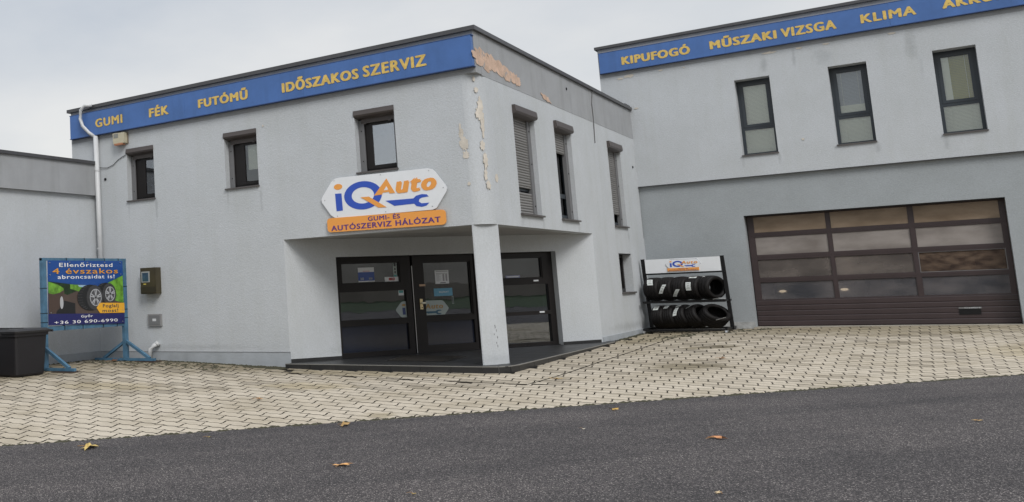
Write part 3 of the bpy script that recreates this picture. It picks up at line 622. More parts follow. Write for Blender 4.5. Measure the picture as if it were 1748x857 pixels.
# ---- peeled paint: shallow patches of bare plaster
bm = bmesh.new()
for n_, (y, z, ry, rz, ro) in enumerate(((18.80, 6.04, .60, .24, -.1), (19.5, 6.02, .9, .22, -.1), (20.15, 5.96, .75, .18, -.15), (20.7, 5.92, .4, .15, 0), (22.75, 5.80, .42, .08, -.15))):
    ragged(FB, y, z, ry, rz, 34, .010 + n_ * .0015, n_, ro, bm)
part('peeled_patch_band', bm, CHIPP)
bm = bmesh.new()
for n_, (t, z, r_, h) in enumerate(((.75, 5.05, .06, .22), (.8, 4.72, .05, .28), (.7, 4.93, .08, .15), (.7, 4.3, .05, .12), (.8, 4.0, .05, .18), (.75, 3.72, .035, .14), (.85, 3.52, .05, .1), (.62, 5.4, .04, .06), (.55, 5.62, .03, .06))):
    a = math.pi / 2 * t * .8; x = XB - RX + RX * math.sin(a); y = YA + RY - RY * math.cos(a)
    nn = Vector((math.sin(a) / RX, -math.cos(a) / RY, 0)).normalized(); uu = Vector((-nn.y, nn.x, 0))
    ragged(Fr((x, y, 0), uu, nn), 0, z, r_ * 1.45, h * 1.1, 26, .012 + n_ * .001, 20 + n_, bm=bm)
ragged(FB, 19.05, 3.68, .12, .10, 16, .006, 41, bm=bm)
for n_, (x, z, r_, h) in enumerate(((-6.92, 4.55, .05, .14), (-6.88, 4.35, .08, .17), (-6.86, 4.12, .06, .1), (-6.93, 4.68, .02, .12), (-6.84, 3.55, .03, .05), (-11.45, 5.36, .02, .03))): ragged(FA, x, z, r_ * 1.3, h, 26, .006 + n_ * .001, 60 + n_, bm=bm)
part('peeled_patch_corner', bm, CHIP)
# ---- entrance step of dark tiles
bm = bmesh.new()
step_o = [(-11.06, 18.14), (-6.75, 18.06), (-6.46, 18.10), (-6.32, 18.30), (-6.27, 18.62), (-6.29, 25.75)]
top_p = step_o + [(-6.9, 25.9), (-11.03, 18.6)]
vt = [bm.verts.new((x, y, .076)) for x, y in top_p]; bm.faces.new(vt); vb = [bm.verts.new((x, y, -.2)) for x, y in top_p]
for k in range(len(top_p)): q = (k + 1) % len(top_p); bm.faces.new((vt[k], vt[q], vb[q], vb[k]))
part('entrance_step', bm, TILEG)
# floor tiles and riser tiles, each one on its own with recessed joints
fl = []
for i in range(9):
    for j in range(11):
        x0, y0 = -11.05 + i * .56, 18.16 + j * .75
        p = clip([(x0 + .004, y0 + .006), (x0 + .556, y0 + .006), (x0 + .556, y0 + .744), (x0 + .004, y0 + .744)], 0, 1, -18.14)
        p = clip(p, -1, 0, -6.335) if p else p
        a_, b_ = -UD.y, UD.x   # keep the street side of the entrance wall
        p = clip(p, UD.y, -UD.x, -(UD.y * P0.x - UD.x * P0.y) + .24) if p else p
        if p and x0 > -7.0: p = clip(p, -1, 1, -(6.42 + 18.15) + .0) if p[0][1] < 19 else p
        if len(p) > 2 and area(p) > .01: fl.append(p)
for p in fl:
    bm = bmesh.new(); a = [bm.verts.new((x, y, .082 + random.uniform(0, .0006))) for x, y in p]; b = [bm.verts.new((x, y, .07)) for x, y in p]; bm.faces.new(a)
    for k in range(len(p)): q = (k + 1) % len(p); bm.faces.new((a[k], b[k], b[q], a[q]))
    part('floor_tile', bm, TILE)
def riser(a, b):
    a = Vector((*a, 0)); b = Vector((*b, 0)); d = b - a; ln = d.length; d.normalize(); F = Fr(a, d, (d.y, -d.x, 0)); n_ = max(1, round(ln / (.62 if abs(d.x) > .5 else .9)))
    for k in range(n_):
        bm = bmesh.new(); fbox(bm, F, k * ln / n_ + .004, (k + 1) * ln / n_ - .004, -.2, .070, 0, .012); part('riser_tile', bm, TILE)
for k in range(len(step_o) - 1): riser(step_o[k], step_o[k + 1])
bm = bmesh.new()
for k in range(len(step_o) - 1):
    a = Vector((*step_o[k], .078)); b = Vector((*step_o[k + 1], .078)); bar(bm, a, b, .03, .014)
part('step_edge_trim', bm, mat('edge_trim', (.20, .195, .18), .5))

# ------------------------------------------------------------------ workshop building (right, behind)
shop = thing('workshop_building', 'taller grey workshop building with wide brown sectional garage door', 'building', (0, 35, 0))
GAR = (-3.96, 1.51, -.3, 3.205)
W_C = [(-3.80, -2.96, 4.87, 7.0), (-1.635, -.805, 4.885, 6.995), (.545, 1.385, 4.875, 7.01), (2.9, 3.74, 4.875, 7.01)]
bm = bmesh.new(); wall(bm, FC, -7.27, 8.0, 4.275, 7.66, W_C, t=.80); part('upper_wall', bm, WALL, root=shop)
bm = bmesh.new(); fbox(bm, FC, -7.27, 8.0, 7.66, 8.55, -.45, .004); part('parapet', bm, BAND, root=shop)
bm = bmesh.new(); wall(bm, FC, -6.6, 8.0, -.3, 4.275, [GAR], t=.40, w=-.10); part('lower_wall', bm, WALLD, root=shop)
bm = bmesh.new(); fbox(bm, FC, -6.50, 8.0, 4.262, 4.274, -.1, .012); part('drip_edge', bm, CAP, root=shop)
bm = bmesh.new(); fbox(bm, FC, -7.34, 8.1, 8.55, 8.63, -.5, .07); part('parapet_cap', bm, CAP, root=shop)
bm = bmesh.new(); box(bm, -7.27, 8, YC + .45, 46, 8.2, 8.3); box(bm, -7.27, -6.97, YC + .45, 46, -.3, 8.2); box(bm, 7.7, 8, YC + .45, 46, -.3, 8.2); box(bm, -7.27, 8, 46, 46.3, -.3, 8.2); box(bm, -6.9, 7.7, YC + .5, 46, 4.1, 4.2)
part('shell', bm, ROOM, root=shop)
bm = bmesh.new(); fbox(bm, FC, -6.5, -3.97, -.3, .30, -.10, -.085); fbox(bm, FC, 1.52, 8, -.3, .30, -.10, -.085); part('plinth', bm, mat('plinth_worn', (.42, .43, .43), .9, var=.35, vscale=6, bump=.6, bscale=20), root=shop)
for n_, (u0, u1, v0, v1) in enumerate(W_C):
    W_ = -.36
    o = sash(FC, u0, u1, v0, v1, W_, FRAMEG, shop, bars=(5.64,), wd=.075, dp=.07)
    o['label'] = ('tall window with cream blinds, left of the three', 'tall window with blue-grey blind above cream blind', 'tall window with olive curtain half drawn', 'tall window beyond the right edge')[n_]
    a, b, c, d = u0 + .075, u1 - .075, 5.68, v1 - .075
    bm = bmesh.new(); g_ = .075
    fbox(bm, FC, a, a + g_, c, d, W_ - .05, W_ + .012); fbox(bm, FC, b - g_, b, c, d, W_ - .05, W_ + .012); fbox(bm, FC, a + g_, b - g_, c, c + g_, W_ - .05, W_ + .01); fbox(bm, FC, a + g_, b - g_, d - g_, d, W_ - .05, W_ + .01)
    sub(o, 'opening_sash', bm, FRAMEG)
    bm = bmesh.new(); fbox(bm, FC, a + g_, b - g_, c + g_, d - g_, W_ - .035, W_ - .03); sub(o, 'pane', bm, GLASS)
    bm = bmesh.new(); fbox(bm, FC, a, b, v0 + .055, 5.612, W_ - .035, W_ - .03); sub(o, 'pane', bm, GLASS)
    blinds(FC, a, b, v0 + .055, 5.612, W_ - .06, 20, BLIND, o)
    if n_ == 0: blinds(FC, a, b, c, d, W_ - .06, 34, BLIND, o)
    if n_ == 1: blinds(FC, a, b, c, c + .28, W_ - .055, 8, BLIND, o); blinds(FC, a, b, c + .28, d, W_ - .06, 26, BLINDB, o)
    if n_ >= 2:
        bm = bmesh.new(); fbox(bm, FC, a, a + .22, c, d, W_ - .08, W_ - .06); sub(o, 'curtain', bm, BLIND)
        blinds(FC, a + .22, b - .06, c, d, W_ - .07, 30, CURT, o)
    bm = bmesh.new()
    for uu in (a + .16, b - .16): fbox(bm, FC, uu - .003, uu + .003, v0 + .1, d, W_ - .05, W_ - .046)
    sub(o, 'blind_cord', bm, BLIND)
    bm = bmesh.new(); fbox(bm, FC, u0 - .015, u1 + .015, v0 - .03, v0 + .004, -.6, .04); sub(o, 'sill', bm, SILL)
    bm = bmesh.new(); fbox(bm, FC, u0 - .05, u1 + .05, v0 - .1, v1 + .1, -1.6, -1.5); sub(o, 'room_backing', bm, ROOM)
bm = bmesh.new()
for n_, (x, z, rx, rz) in enumerate(((-6.45, 7.60, .16, .06), (-6.7, 7.56, .1, .04), (-5.6, 7.62, .08, .03), (-5.0, 7.6, .04, .02), (-2.9, 7.63, .2, .04), (-2.2, 7.62, .1, .03), (-1.6, 7.62, .1, .03), (-.2, 7.62, .12, .03), (-6.35, 6.6, .08, .03), (-2.37, 5.14, .04, .04))):
    ragged(FC, x, z, rx, rz, 18, .009, 80 + n_, bm=bm)
part('peeled_patch', bm, CHIP, root=shop)
# ---- sectional garage door
GW = -.42
cx_ = [(-3.80, -2.12), (-2.04, -.38), (-.285, 1.40)]; rz_ = [(2.715, 3.17), (2.095, 2.61), (1.465, 1.98), (.875, 1.36)]
cuts = [(a, b, c, d) for a, b in cx_ for c, d in rz_]
bm = bmesh.new(); wall(bm, FC, -3.94, 1.50, .86, 3.20, cuts, t=.05, w=GW)
for z in (2.60 + .055, 1.98 + .055, 1.36 + .05): fbox(bm, FC, -3.94, 1.50, z - .006, z + .006, GW, GW + .006)
gdoor = part('garage_door', bm, DOORP, root=shop)
gdoor['label'] = 'brown sectional garage door with twelve window panes'
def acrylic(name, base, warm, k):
    """translucent acrylic: reflected tones painted into the colour with noise, soft gloss"""
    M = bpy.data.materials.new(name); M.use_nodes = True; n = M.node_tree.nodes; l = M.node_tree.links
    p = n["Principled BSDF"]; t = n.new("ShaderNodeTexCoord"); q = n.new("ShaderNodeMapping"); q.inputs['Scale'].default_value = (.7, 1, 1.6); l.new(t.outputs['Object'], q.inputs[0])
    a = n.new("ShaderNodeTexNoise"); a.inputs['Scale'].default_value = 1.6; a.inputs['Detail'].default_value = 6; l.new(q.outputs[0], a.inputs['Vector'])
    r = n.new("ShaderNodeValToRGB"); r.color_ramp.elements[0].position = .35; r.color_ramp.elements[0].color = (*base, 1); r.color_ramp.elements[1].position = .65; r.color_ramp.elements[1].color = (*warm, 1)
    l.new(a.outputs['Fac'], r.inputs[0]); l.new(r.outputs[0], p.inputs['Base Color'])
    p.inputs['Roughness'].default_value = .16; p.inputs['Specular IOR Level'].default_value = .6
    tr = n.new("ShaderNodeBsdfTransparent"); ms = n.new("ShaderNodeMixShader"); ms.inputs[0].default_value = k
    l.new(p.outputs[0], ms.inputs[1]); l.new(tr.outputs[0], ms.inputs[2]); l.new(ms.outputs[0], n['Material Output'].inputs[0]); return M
AC = [acrylic('acrylic_reflect_brown', (.23, .165, .11), (.36, .275, .195), .08), acrylic('acrylic_reflect_taupe', (.21, .185, .17), (.33, .30, .28), .1),  # each row's tone imitates reflections and glow in its panes
      acrylic('acrylic_reflect_grey', (.095, .083, .078), (.19, .165, .15), .25), acrylic('acrylic_reflect_dark', (.06, .062, .072), (.15, .14, .145), .3)]
ACC = acrylic('acrylic_reflect_clear', (.055, .038, .032), (.16, .115, .085), .3)  # brown blotches painted in for the reflections of this one pane
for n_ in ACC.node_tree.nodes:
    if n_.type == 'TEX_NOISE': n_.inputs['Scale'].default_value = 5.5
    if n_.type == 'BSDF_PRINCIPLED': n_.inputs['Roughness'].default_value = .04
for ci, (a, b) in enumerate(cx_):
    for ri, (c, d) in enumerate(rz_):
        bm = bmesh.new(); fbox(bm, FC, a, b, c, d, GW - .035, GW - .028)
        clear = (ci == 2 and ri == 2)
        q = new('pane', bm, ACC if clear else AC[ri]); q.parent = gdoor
        if clear: q['label'] = 'clear pane with brown reflections painted into its colour'
        bm = bmesh.new(); g_ = .014 # glazing bead
        for (x0, x1, z0, z1) in ((a, a + g_, c, d), (b - g_, b, c, d), (a + g_, b - g_, c, c + g_), (a + g_, b - g_, d - g_, d)): fbox(bm, FC, x0, x1, z0, z1, GW - .027, GW - .008)
        q = new('pane_seal', bm, GUIDE if clear else DOORP); q.parent = gdoor
zb = [.16, .30, .44, .58, .72, .86]
for k in range(5):
    bm = bmesh.new(); z0, z1 = zb[k], zb[k + 1]
    pr = [(GW - .03, z0), (GW - .006, z0 + .004), (GW, z0 + .02), (GW, z1 - .02), (GW - .006, z1 - .004), (GW - .03, z1)]
    A_ = [bm.verts.new(FC.p(-3.94, v, q)) for q, v in pr]; B_ = [bm.verts.new(FC.p(1.50, v, q)) for q, v in pr]
    for i in range(5): bm.faces.new((A_[i], A_[i + 1], B_[i + 1], B_[i]))
    bm.faces.new(A_); bm.faces.new(B_); bm.faces.new((A_[5], A_[0], B_[0], B_[5]))
    q = new('panel_rib', bm, DOORP); q.parent = gdoor
bm = bmesh.new(); fbox(bm, FC, -3.94, 1.5, .10, .158, GW - .03, GW + .012); fbox(bm, FC, -3.94, 1.5, .06, .10, GW - .02, GW + .02); q = new('rubber_seal', bm, BLACK); q.parent = gdoor
bm = bmesh.new(); fbox(bm, FC, .36, .78, .39, .53, GW, GW + .012); q = new('handle_recess', bm, BLACK); q.parent = gdoor
bm = bmesh.new(); fbox(bm, FC, .36, .80, .535, .575, GW, GW + .02); q = new('handle_badge', bm, mat('badge_grey', (.16, .16, .16), .4)); q.parent = gdoor
q = text('badge_lettering', 'Crawford', FC, .47, .77, .54, .572, GW + .0205, PAPER, depth=.002); q.parent = gdoor
bm = bmesh.new(); fbox(bm, FC, -3.955, -3.80, .05, 3.20, GW - .1, GW - .051); fbox(bm, FC, 1.40, 1.505, .05, 3.20, GW - .1, GW - .051); fbox(bm, FC, -3.96, 1.51, 3.185, 3.204, GW, -.12); part('door_track', bm, BLACK, root=shop)
bm = bmesh.new(); fbox(bm, FC, -4.0, 1.55, -.1, .155, GW + .03, -.02); part('threshold_slab', bm, mat('threshold', (.36, .33, .28), .9, var=.2, vscale=2), root=shop)
# hall interior seen dimly through the panes
bm = bmesh.new(); fbox(bm, FC, -5.5, 6, .02, .05, -14, -.5); fbox(bm, FC, -5.5, 6, .05, 4.0, -9.0, -8.9); part('inner_hall', bm, mat('hall_ochre', (.40, .26, .14), .9), root=shop)

# ------------------------------------------------------------------ left wing
wing = thing('side_wing', 'low grey flat-roofed side wing on the left with overhanging fascia', 'building', (-19, 14, 0))
bm = bmesh.new(); fbox(bm, FW, 4.0, YA - .002, -.3, 4.26, -.3, 0); part('wall', bm, WALL, root=wing)
bm = bmesh.new(); fbox(bm, FW, 3.9, YA - .002, 4.26, 5.06, -.35, .10); part('fascia', bm, BAND, root=wing)
bm = bmesh.new(); fbox(bm, FW, 3.8, YA - .002, 5.06, 5.14, -.45, .15); part('roof_edge', bm, CAP, root=wing)
bm = bmesh.new(); box(bm, -26, XD - .3, 4, YA + 8, 4.8, 4.9); box(bm, -26, XD - .35, 4, 4.3, -.3, 4.8); box(bm, -26, -25.7, 4.3, 26, -.3, 4.8); part('roof', bm, CAP, root=wing)
bm = bmesh.new(); fbox(bm, FW, 4.0, YA - .03, -.3, .325, 0, .022); part('plinth', bm, PLINTH, root=wing)

# ------------------------------------------------------------------ blue fascia signs
def blue_sign(name, label, F, u0, u1, v0, v1, words, seams):
    t = thing(name, label, 'sign', tuple(F.p((u0 + u1) / 2, v0, 0)))
    cuts_ = [u0] + seams + [u1]
    for a, b in zip(cuts_[:-1], cuts_[1:]):
        bm = bmesh.new(); fbox(bm, F, a + .0015, b - .0015, v0, v1, .01, .12); q = new('sign_panel', bm, BLUE); rel(q, t)
    bm = bmesh.new(); fbox(bm, F, u0 - .02, u1 + .02, v1, v1 + .014, .0, .125); fbox(bm, F, u0 - .02, u1 + .02, v0 - .014, v0, .0, .125); q = new('edge_rail', bm, mat('rail_blue_dark', (.03, .07, .2), .5)); rel(q, t)
    for s, a, b, c, d in words:
        text('lettering', s, F, a, b, c, d, .1205, GOLD, t, depth=.007, bold=.052, edge=GOLDE)
    return t
blue_sign('fascia_sign', 'long blue fascia sign on the office building, gold words ending in SZERVIZ', FA, -17.33, -6.54, 5.835, 6.445,
          [('GUMI', -16.43, -15.50, 6.01, 6.235), ('FÉK', -14.64, -14.02, 6.01, 6.29), ('FUTÓMŰ', -13.14, -11.73, 6.01, 6.29), ('IDŐSZAKOS', -10.83, -8.95, 5.995, 6.29), ('SZERVIZ', -8.86, -7.46, 6.0, 6.24)], [-13.55, -10.3])
blue_sign('fascia_sign', 'blue fascia sign on the taller workshop, beginning with KIPUFOGÓ', FC, -7.22, 8.0, 7.79, 8.40,
          [('KIPUFOGÓ', -6.60, -4.77, 7.94, 8.25), ('MŰSZAKI', -4.28, -2.66, 7.96, 8.28), ('VIZSGA', -2.57, -1.32, 7.955, 8.21), ('KLIMA', -.80, .35, 7.98, 8.215), ('AKKUMULÁTOR', .86, 3.6, 8.0, 8.29)], [-3.9, -.2, 3.9])

# ------------------------------------------------------------------ logo
def circ(cx, cy, rx, ry, n=36, a0=0, a1=2 * math.pi):
    return [(cx + rx * math.cos(a0 + (a1 - a0) * k / n), cy + ry * math.sin(a0 + (a1 - a0) * k / n)) for k in range(n + (0 if abs(a1 - a0 - 2 * math.pi) < 1e-6 else 1))]
def logo(F, T, w, root, add, colors, board=True, parts='all', cl=None):
    """draw the logo: T maps sign coordinates to (u, v); pieces clipped to u-range cl"""
    B_, O_, W_ = colors; dz = .003
    def pc(name, pts, m_, w0, dp=dz):
        pts = [T(*p) for p in pts]
        if cl: pts = clip(pts, 1, 0, -cl[0]); pts = clip(pts, -1, 0, cl[1]) if pts else pts
        if len(pts) < 3: return
        bm = bmesh.new(); poly(bm, F, pts, w0, w0 + dp); add(new(name, bm, m_))
    def ringp(cx, cy, R1x, R1y, R2x, R2y, m_, w0):
        bm = bmesh.new(); n = 40
        o1 = [T(*p) for p in circ(cx, cy, R1x, R1y, n)]; i1 = [T(*p) for p in circ(cx, cy, R2x, R2y, n)]
        for k in range(n):
            q = (k + 1) % n
            if cl and not (cl[0] < o1[k][0] < cl[1] and cl[0] < i1[k][0] < cl[1]): continue
            V_ = [F.p(*o1[k], w0 + dz), F.p(*o1[q], w0 + dz), F.p(*i1[q], w0 + dz), F.p(*i1[k], w0 + dz)]
            bm.faces.new([bm.verts.new(v) for v in V_])
        add(new('letter_ring', bm, m_))
    if board:
        hx = [(-10.06, 3.55), (-10.05, 3.48), (-9.86, 3.20), (-9.78, 3.14), (-9.72, 3.125), (-7.60, 3.115), (-7.52, 3.14), (-7.30, 3.44), (-7.275, 3.51), (-7.30, 3.58), (-7.49, 3.86), (-7.55, 3.92), (-7.64, 3.95), (-9.62, 3.975), (-9.72, 3.96), (-9.80, 3.90), (-10.02, 3.62)]
        pc('board', hx, W_, w - .02 if not cl else w, .02 if not cl else .002)
    w += .001
    pc('letter_stem', [(-9.725, 3.64), (-9.575, 3.635), (-9.565, 3.27), (-9.715, 3.265)], B_, w)
    pc('letter_dot', circ(-9.645, 3.78, .10, .062, 20), O_, w)
    ringp(-9.085, 3.545, .43, .295, .255, .17, B_, w)
    pc('letter_tail', [(-9.14, 3.51), (-8.95, 3.505), (-8.57, 3.252), (-8.75, 3.258)], O_, w + .004)
    # wrench
    pc('wrench', [(-8.59, 3.385), (-8.40, 3.262), (-7.975, 3.268), (-7.93, 3.215), (-7.82, 3.19), (-7.72, 3.205), (-7.655, 3.26), (-7.82, 3.262), (-7.875, 3.305), (-7.855, 3.355), (-7.80, 3.375), (-7.66, 3.385), (-7.70, 3.43), (-7.80, 3.445), (-7.92, 3.425), (-7.985, 3.375)], B_, w)
    return w
sign = thing('logo_sign', 'white hexagonal logo board above an orange name plate over the entrance', 'sign', (-8.6, YA - .05, 2.8))
addf = lambda o: rel(o, sign)
idt = lambda u, v: (u, v)
logo(FA, idt, .04, sign, addf, (LBLUE, ORANGE, WHITE))
# Auto
bm = bmesh.new()
def T_poly(bm, F, pts, w): poly(bm, F, pts, w, w + .005)
T_poly(bm, FA, [(-8.835, 3.512), (-8.66, 3.520), (-8.63, 3.555), (-8.50, 3.560), (-8.485, 3.525), (-8.365, 3.525), (-8.535, 3.84)], .041)
rel(new('letter_a', bm, ORANGE), sign)
bm = bmesh.new(); T_poly(bm, FA, [(-8.605, 3.602), (-8.51, 3.605), (-8.545, 3.68)], .0425); rel(new('letter_counter', bm, WHITE), sign)
text('lettering', 'uto', FA, -8.35, -7.47, 3.505, 3.795, .042, ORANGE, sign, depth=.004, bold=.085, shear=.22)
bm = bmesh.new(); rect = []
for cx_0, cz_0, a0 in ((-7.42, 3.03, 0), (-9.87, 3.06, math.pi / 2), (-9.87, 2.90, math.pi), (-7.42, 2.87, 1.5 * math.pi)):
    rect += [(cx_0 + .08 * math.cos(a0 + k * math.pi / 8), cz_0 + .07 * math.sin(a0 + k * math.pi / 8)) for k in range(5)]
poly(bm, FA, rect, .025, .055); rel(new('name_plate', bm, ORANGE), sign)
text('lettering', 'GUMI- ÉS', FA, -9.0, -8.29, 3.0, 3.115, .0555, PURPLE, sign, depth=.002, bold=.022)
text('lettering', 'AUTÓSZERVIZ HÁLÓZAT', FA, -9.86, -7.445, 2.855, 2.995, .0555, PURPLE, sign, depth=.002, bold=.03)
for x, z in ((-9.73, 3.92), (-8.66, 3.93), (-7.62, 3.90), (-7.35, 3.53), (-7.60, 3.18), (-8.6, 3.16), (-9.70, 3.16), (-9.98, 3.52)):
    bm = bmesh.new(); tube(bm, [FA.p(x, z, .04), FA.p(x, z, .045)], .011, 8); rel(new('screw', bm, STEEL), sign)

# ------------------------------------------------------------------ things fixed to the walls
t = thing('alarm_box', 'weathered cream alarm siren box below the blue sign', 'alarm', tuple(FA.p(-15.6, 5.45, 0)))
bm = bmesh.new(); pr = [(-15.82, 5.77), (-15.81, 5.50), (-15.72, 5.47), (-15.55, 5.47), (-15.46, 5.50), (-15.45, 5.76)]
poly(bm, FA, pr, .02, .16); rel(new('housing', bm, mat('aged_cream', (.50, .46, .34), .5, var=.15, vscale=6)), t)
bm = bmesh.new(); fbox(bm, FA, -15.79, -15.64, 5.64, 5.75, .16, .164); rel(new('grille', bm, mat('grille_grey', (.22, .22, .2), .6)), t)
bm = bmesh.new(); fbox(bm, FA, -15.77, -15.50, 5.455, 5.50, .05, .17); rel(new('strobe_lens', bm, mat('rusty_orange', (.38, .16, .08), .4)), t)
bm = bmesh.new(); fbox(bm, FA, -15.83, -15.43, 5.48, 5.78, .0, .02); rel(new('back_plate', bm, mat('back_plate', (.2, .16, .12), .7)), t)
bm = bmesh.new(); pts = [(-15.53, 5.2, .02), (-15.66, 5.16, .02), (-15.80, 5.10, .02), (-15.95, 5.00, .02), (-16.15, 4.94, .02), (-16.45, 4.98, .03), (-16.60, 5.02, .05)]
tube(bm, [FA.p(*p) for p in pts], .008, 6); tag(new('cable', bm, BLACK), 'thin black cable sagging from small window to white pipe', 'cable')
bm = bmesh.new(); tube(bm, [FB.p(26.88, 6.60, .02), FB.p(26.70, 6.2, .015), FB.p(26.72, 5.8, .015), FB.p(26.66, 5.15, .012)], .014, 6); tag(new('cable', bm, mat('cable_grey', (.13, .13, .13), .6)), 'grey cable hanging down from roof edge of side wall', 'cable')
t = thing('downpipe', 'white rain downpipe in the corner beside the banner', 'pipe', (-16.4, 18.25, .2))
bm = bmesh.new(); tube(bm, [FA.p(-16.55, 6.62, .10), FA.p(-16.72, 6.63, .20), FA.p(-16.84, 6.52, .22), FA.p(-16.86, 6.30, .22), FA.p(-16.80, 6.10, .21), FA.p(-16.62, 5.90, .16), FA.p(-16.47, 5.78, .10)], .045, 12); rel(new('swan_neck', bm, PVC, smooth=True), t)
bm = bmesh.new(); tube(bm, [FA.p(-16.46, 5.80, .09), FA.p(-16.42, 1.45, .09)], .065, 14); rel(new('pipe', bm, PVC, smooth=True), t)
for z in (4.9, 2.9): bm = bmesh.new(); tube(bm, [FA.p(-16.45, z - .02, .09), FA.p(-16.45, z + .02, .09)], .07, 12); rel(new('bracket', bm, PVC), t)
t = thing('drain_elbow', 'short white drain elbow at the foot of the wall', 'pipe', (-14.8, 18.25, .1))
bm = bmesh.new(); tube(bm, [FA.p(-14.70, .50, .05), FA.p(-14.78, .47, .12), FA.p(-14.84, .38, .18), FA.p(-14.85, .10, .20)], .055, 12); rel(new('elbow', bm, PVC, smooth=True), t)
bm = bmesh.new(); tube(bm, [FA.p(-14.69, .53, .05), FA.p(-14.72, .49, .08)], .068, 12); rel(new('collar', bm, PVC), t)
t = thing('meter_box', 'olive brown gas meter box with little window', 'meter box', tuple(FA.p(-14.8, 1.7, 0)))
bm = bmesh.new(); fbox(bm, FA, -15.05, -14.57, 1.70, 2.33, 0, .20); rel(new('casing', bm, mat('olive_brown', (.055, .045, .022), .5, var=.2)), t)
bm = bmesh.new(); fbox(bm, FA, -15.01, -14.76, 1.98, 2.24, .20, .215); rel(new('window_frame', bm, mat('meter_frame', (.32, .33, .32), .5)), t)
bm = bmesh.new(); fbox(bm, FA, -14.98, -14.79, 2.0, 2.21, .215, .218); rel(new('meter_window', bm, mat('meter_blue', (.05, .09, .13), .2, var=.5, vscale=9)), t)
bm = bmesh.new(); fbox(bm, FA, -14.96, -14.88, 1.925, 1.95, .20, .204); rel(new('yellow_tag', bm, mat('tag_yellow', (.6, .48, .1), .5)), t)
bm = bmesh.new(); fbox(bm, FA, -15.04, -14.58, 1.72, 1.87, .20, .22); rel(new('lower_flap', bm, mat('flap_dark', (.03, .025, .015), .5)), t)
t = thing('junction_box', 'small square grey junction box low on the wall', 'junction box', tuple(FA.p(-14.8, .9, 0)))
bm = bmesh.new(); fbox(bm, FA, -14.99, -14.58, .925, 1.21, 0, .05); rel(new('frame', bm, mat('box_grey', (.25, .25, .25), .5)), t)
bm = bmesh.new(); fbox(bm, FA, -14.95, -14.62, .955, 1.18, .05, .058); rel(new('lid', bm, mat('lid_grey', (.17, .175, .18), .45)), t)
bm = bmesh.new(); fbox(bm, FA, -14.84, -14.73, 1.04, 1.10, .058, .061); rel(new('label_plate', bm, PAPER), t)
for F_, u, v, lb in ((FA, -16.25, 4.66, 'tiny black vent cap beside white downpipe'), (FB, 24.49, 6.27, 'small dark hole in band of side wall'), (FB, 30.6, 4.83, 'small dark vent near corner with workshop wall')):
    bm = bmesh.new(); tube(bm, [F_.p(u, v, .0), F_.p(u, v, .02)], .035, 12); tube(bm, [F_.p(u, v, .02), F_.p(u, v, .026)], .02, 10); tag(new('vent_cap', bm, BLACK), lb, 'vent')

# ------------------------------------------------------------------ notices on the entrance glass
def notice(name, label, u0, u1, v0, v1, base, extras, cat='notice', w=-.196):
    t = thing(name, label, cat, tuple(FD.p(u0, v0, w)))
    bm = bmesh.new(); fbox(bm, FD, u0, u1, v0, v1, w, w + .002); rel(new('sheet', bm, base), t)
    for nm, m_, a, b, c, d in extras: bm = bmesh.new(); fbox(bm, FD, u0 + a * (u1 - u0), u0 + b * (u1 - u0), v0 + c * (v1 - v0), v0 + d * (v1 - v0), w + .002, w + .003); rel(new(nm, bm, m_), t)
    return t
NB = mat('notice_blue', (.06, .10, .30), .5); NLB = mat('notice_light_blue', (.12, .32, .46), .5); RED = mat('notice_red', (.5, .04, .04), .5); TEAL = mat('teal', (.08, .3, .3), .5)
t = notice('window_poster', 'blue and white card notice in top left pane of entrance', 1.93, 2.35, 1.77, 2.095, PAPER, [('blue_field', NB, .0, 1, .07, .68), ('red_line', RED, .3, .72, .73, .76), ('code_square', PAPER, .12, .34, .13, .30), ('code_square', PAPER, .66, .88, .13, .30)])
text('lettering', 'KÁRTYA', FD, 2.04, 2.23, 2.03, 2.055, -.193, INK, t, depth=.001) if 0 else None
notice('opening_notice', 'small white card with red logo at pane corner', 2.62, 2.99, 1.735, 1.86, PAPER, [('red_frame', RED, .30, .72, .40, .85), ('white_field', PAPER, .34, .68, .48, .78)])
notice('strip_sticker', 'narrow vertical sticker strip at edge of upper left pane', 2.86, 2.955, 1.865, 2.20, mat('strip_grey', (.34, .40, .38), .5), [('teal_square', TEAL, .1, .9, .0, .13), ('dark_mark', INK, .2, .8, .7, .95), ('dark_mark', INK, .3, .7, .45, .6), ('dark_mark', INK, .3, .7, .22, .38)], 'sticker')
notice('door_sticker', 'small teal and white sticker below the transom', 2.96, 3.10, 1.43, 1.55, PAPER, [('teal_field', TEAL, .1, .9, .45, .92)], 'sticker')
notice('price_list', 'white printed price list on entrance door glass', 3.98, 4.36, 1.66, 1.975, PAPER, [('header_line', INK, .08, .92, .90, .93), ('header_line', INK, .08, .92, .76, .78)] + [('text_line', mat('grey_ink', (.3, .3, .32), .6), .08, .30 + .12 * (k % 2), .20 + k * .07, .225 + k * .07) for k in range(8)] + [('number_column', mat('grey_ink', (.3, .3, .32), .6), a, a + .12, .2, .72) for a in (.55, .76)] + [('car_outline', INK, .35, .75, .05, .10)])
t = notice('entrance_plate', 'light blue entrance plate with white word on door', 3.92, 4.43, 1.375, 1.555, NLB, [], 'sign')
text('lettering', 'BEJÁRAT', FD, 4.06, 4.33, 1.44, 1.495, -.194, PAPER, t, depth=.001)
notice('small_plate', 'small blue-edged plate in pane right of the column', 5.98, 6.40, 1.73, 1.79, mat('plate_lilac', (.28, .28, .42), .5), [('text_line', PAPER, .1, .9, .3, .7)], 'sign')
notice('strip_sticker', 'narrow white strip below the light blue plate', 4.40, 4.45, 1.18, 1.36, mat('strip_grey2', (.25, .3, .28), .5), [('dark_mark', INK, .2, .8, .1, .9)], 'sticker')
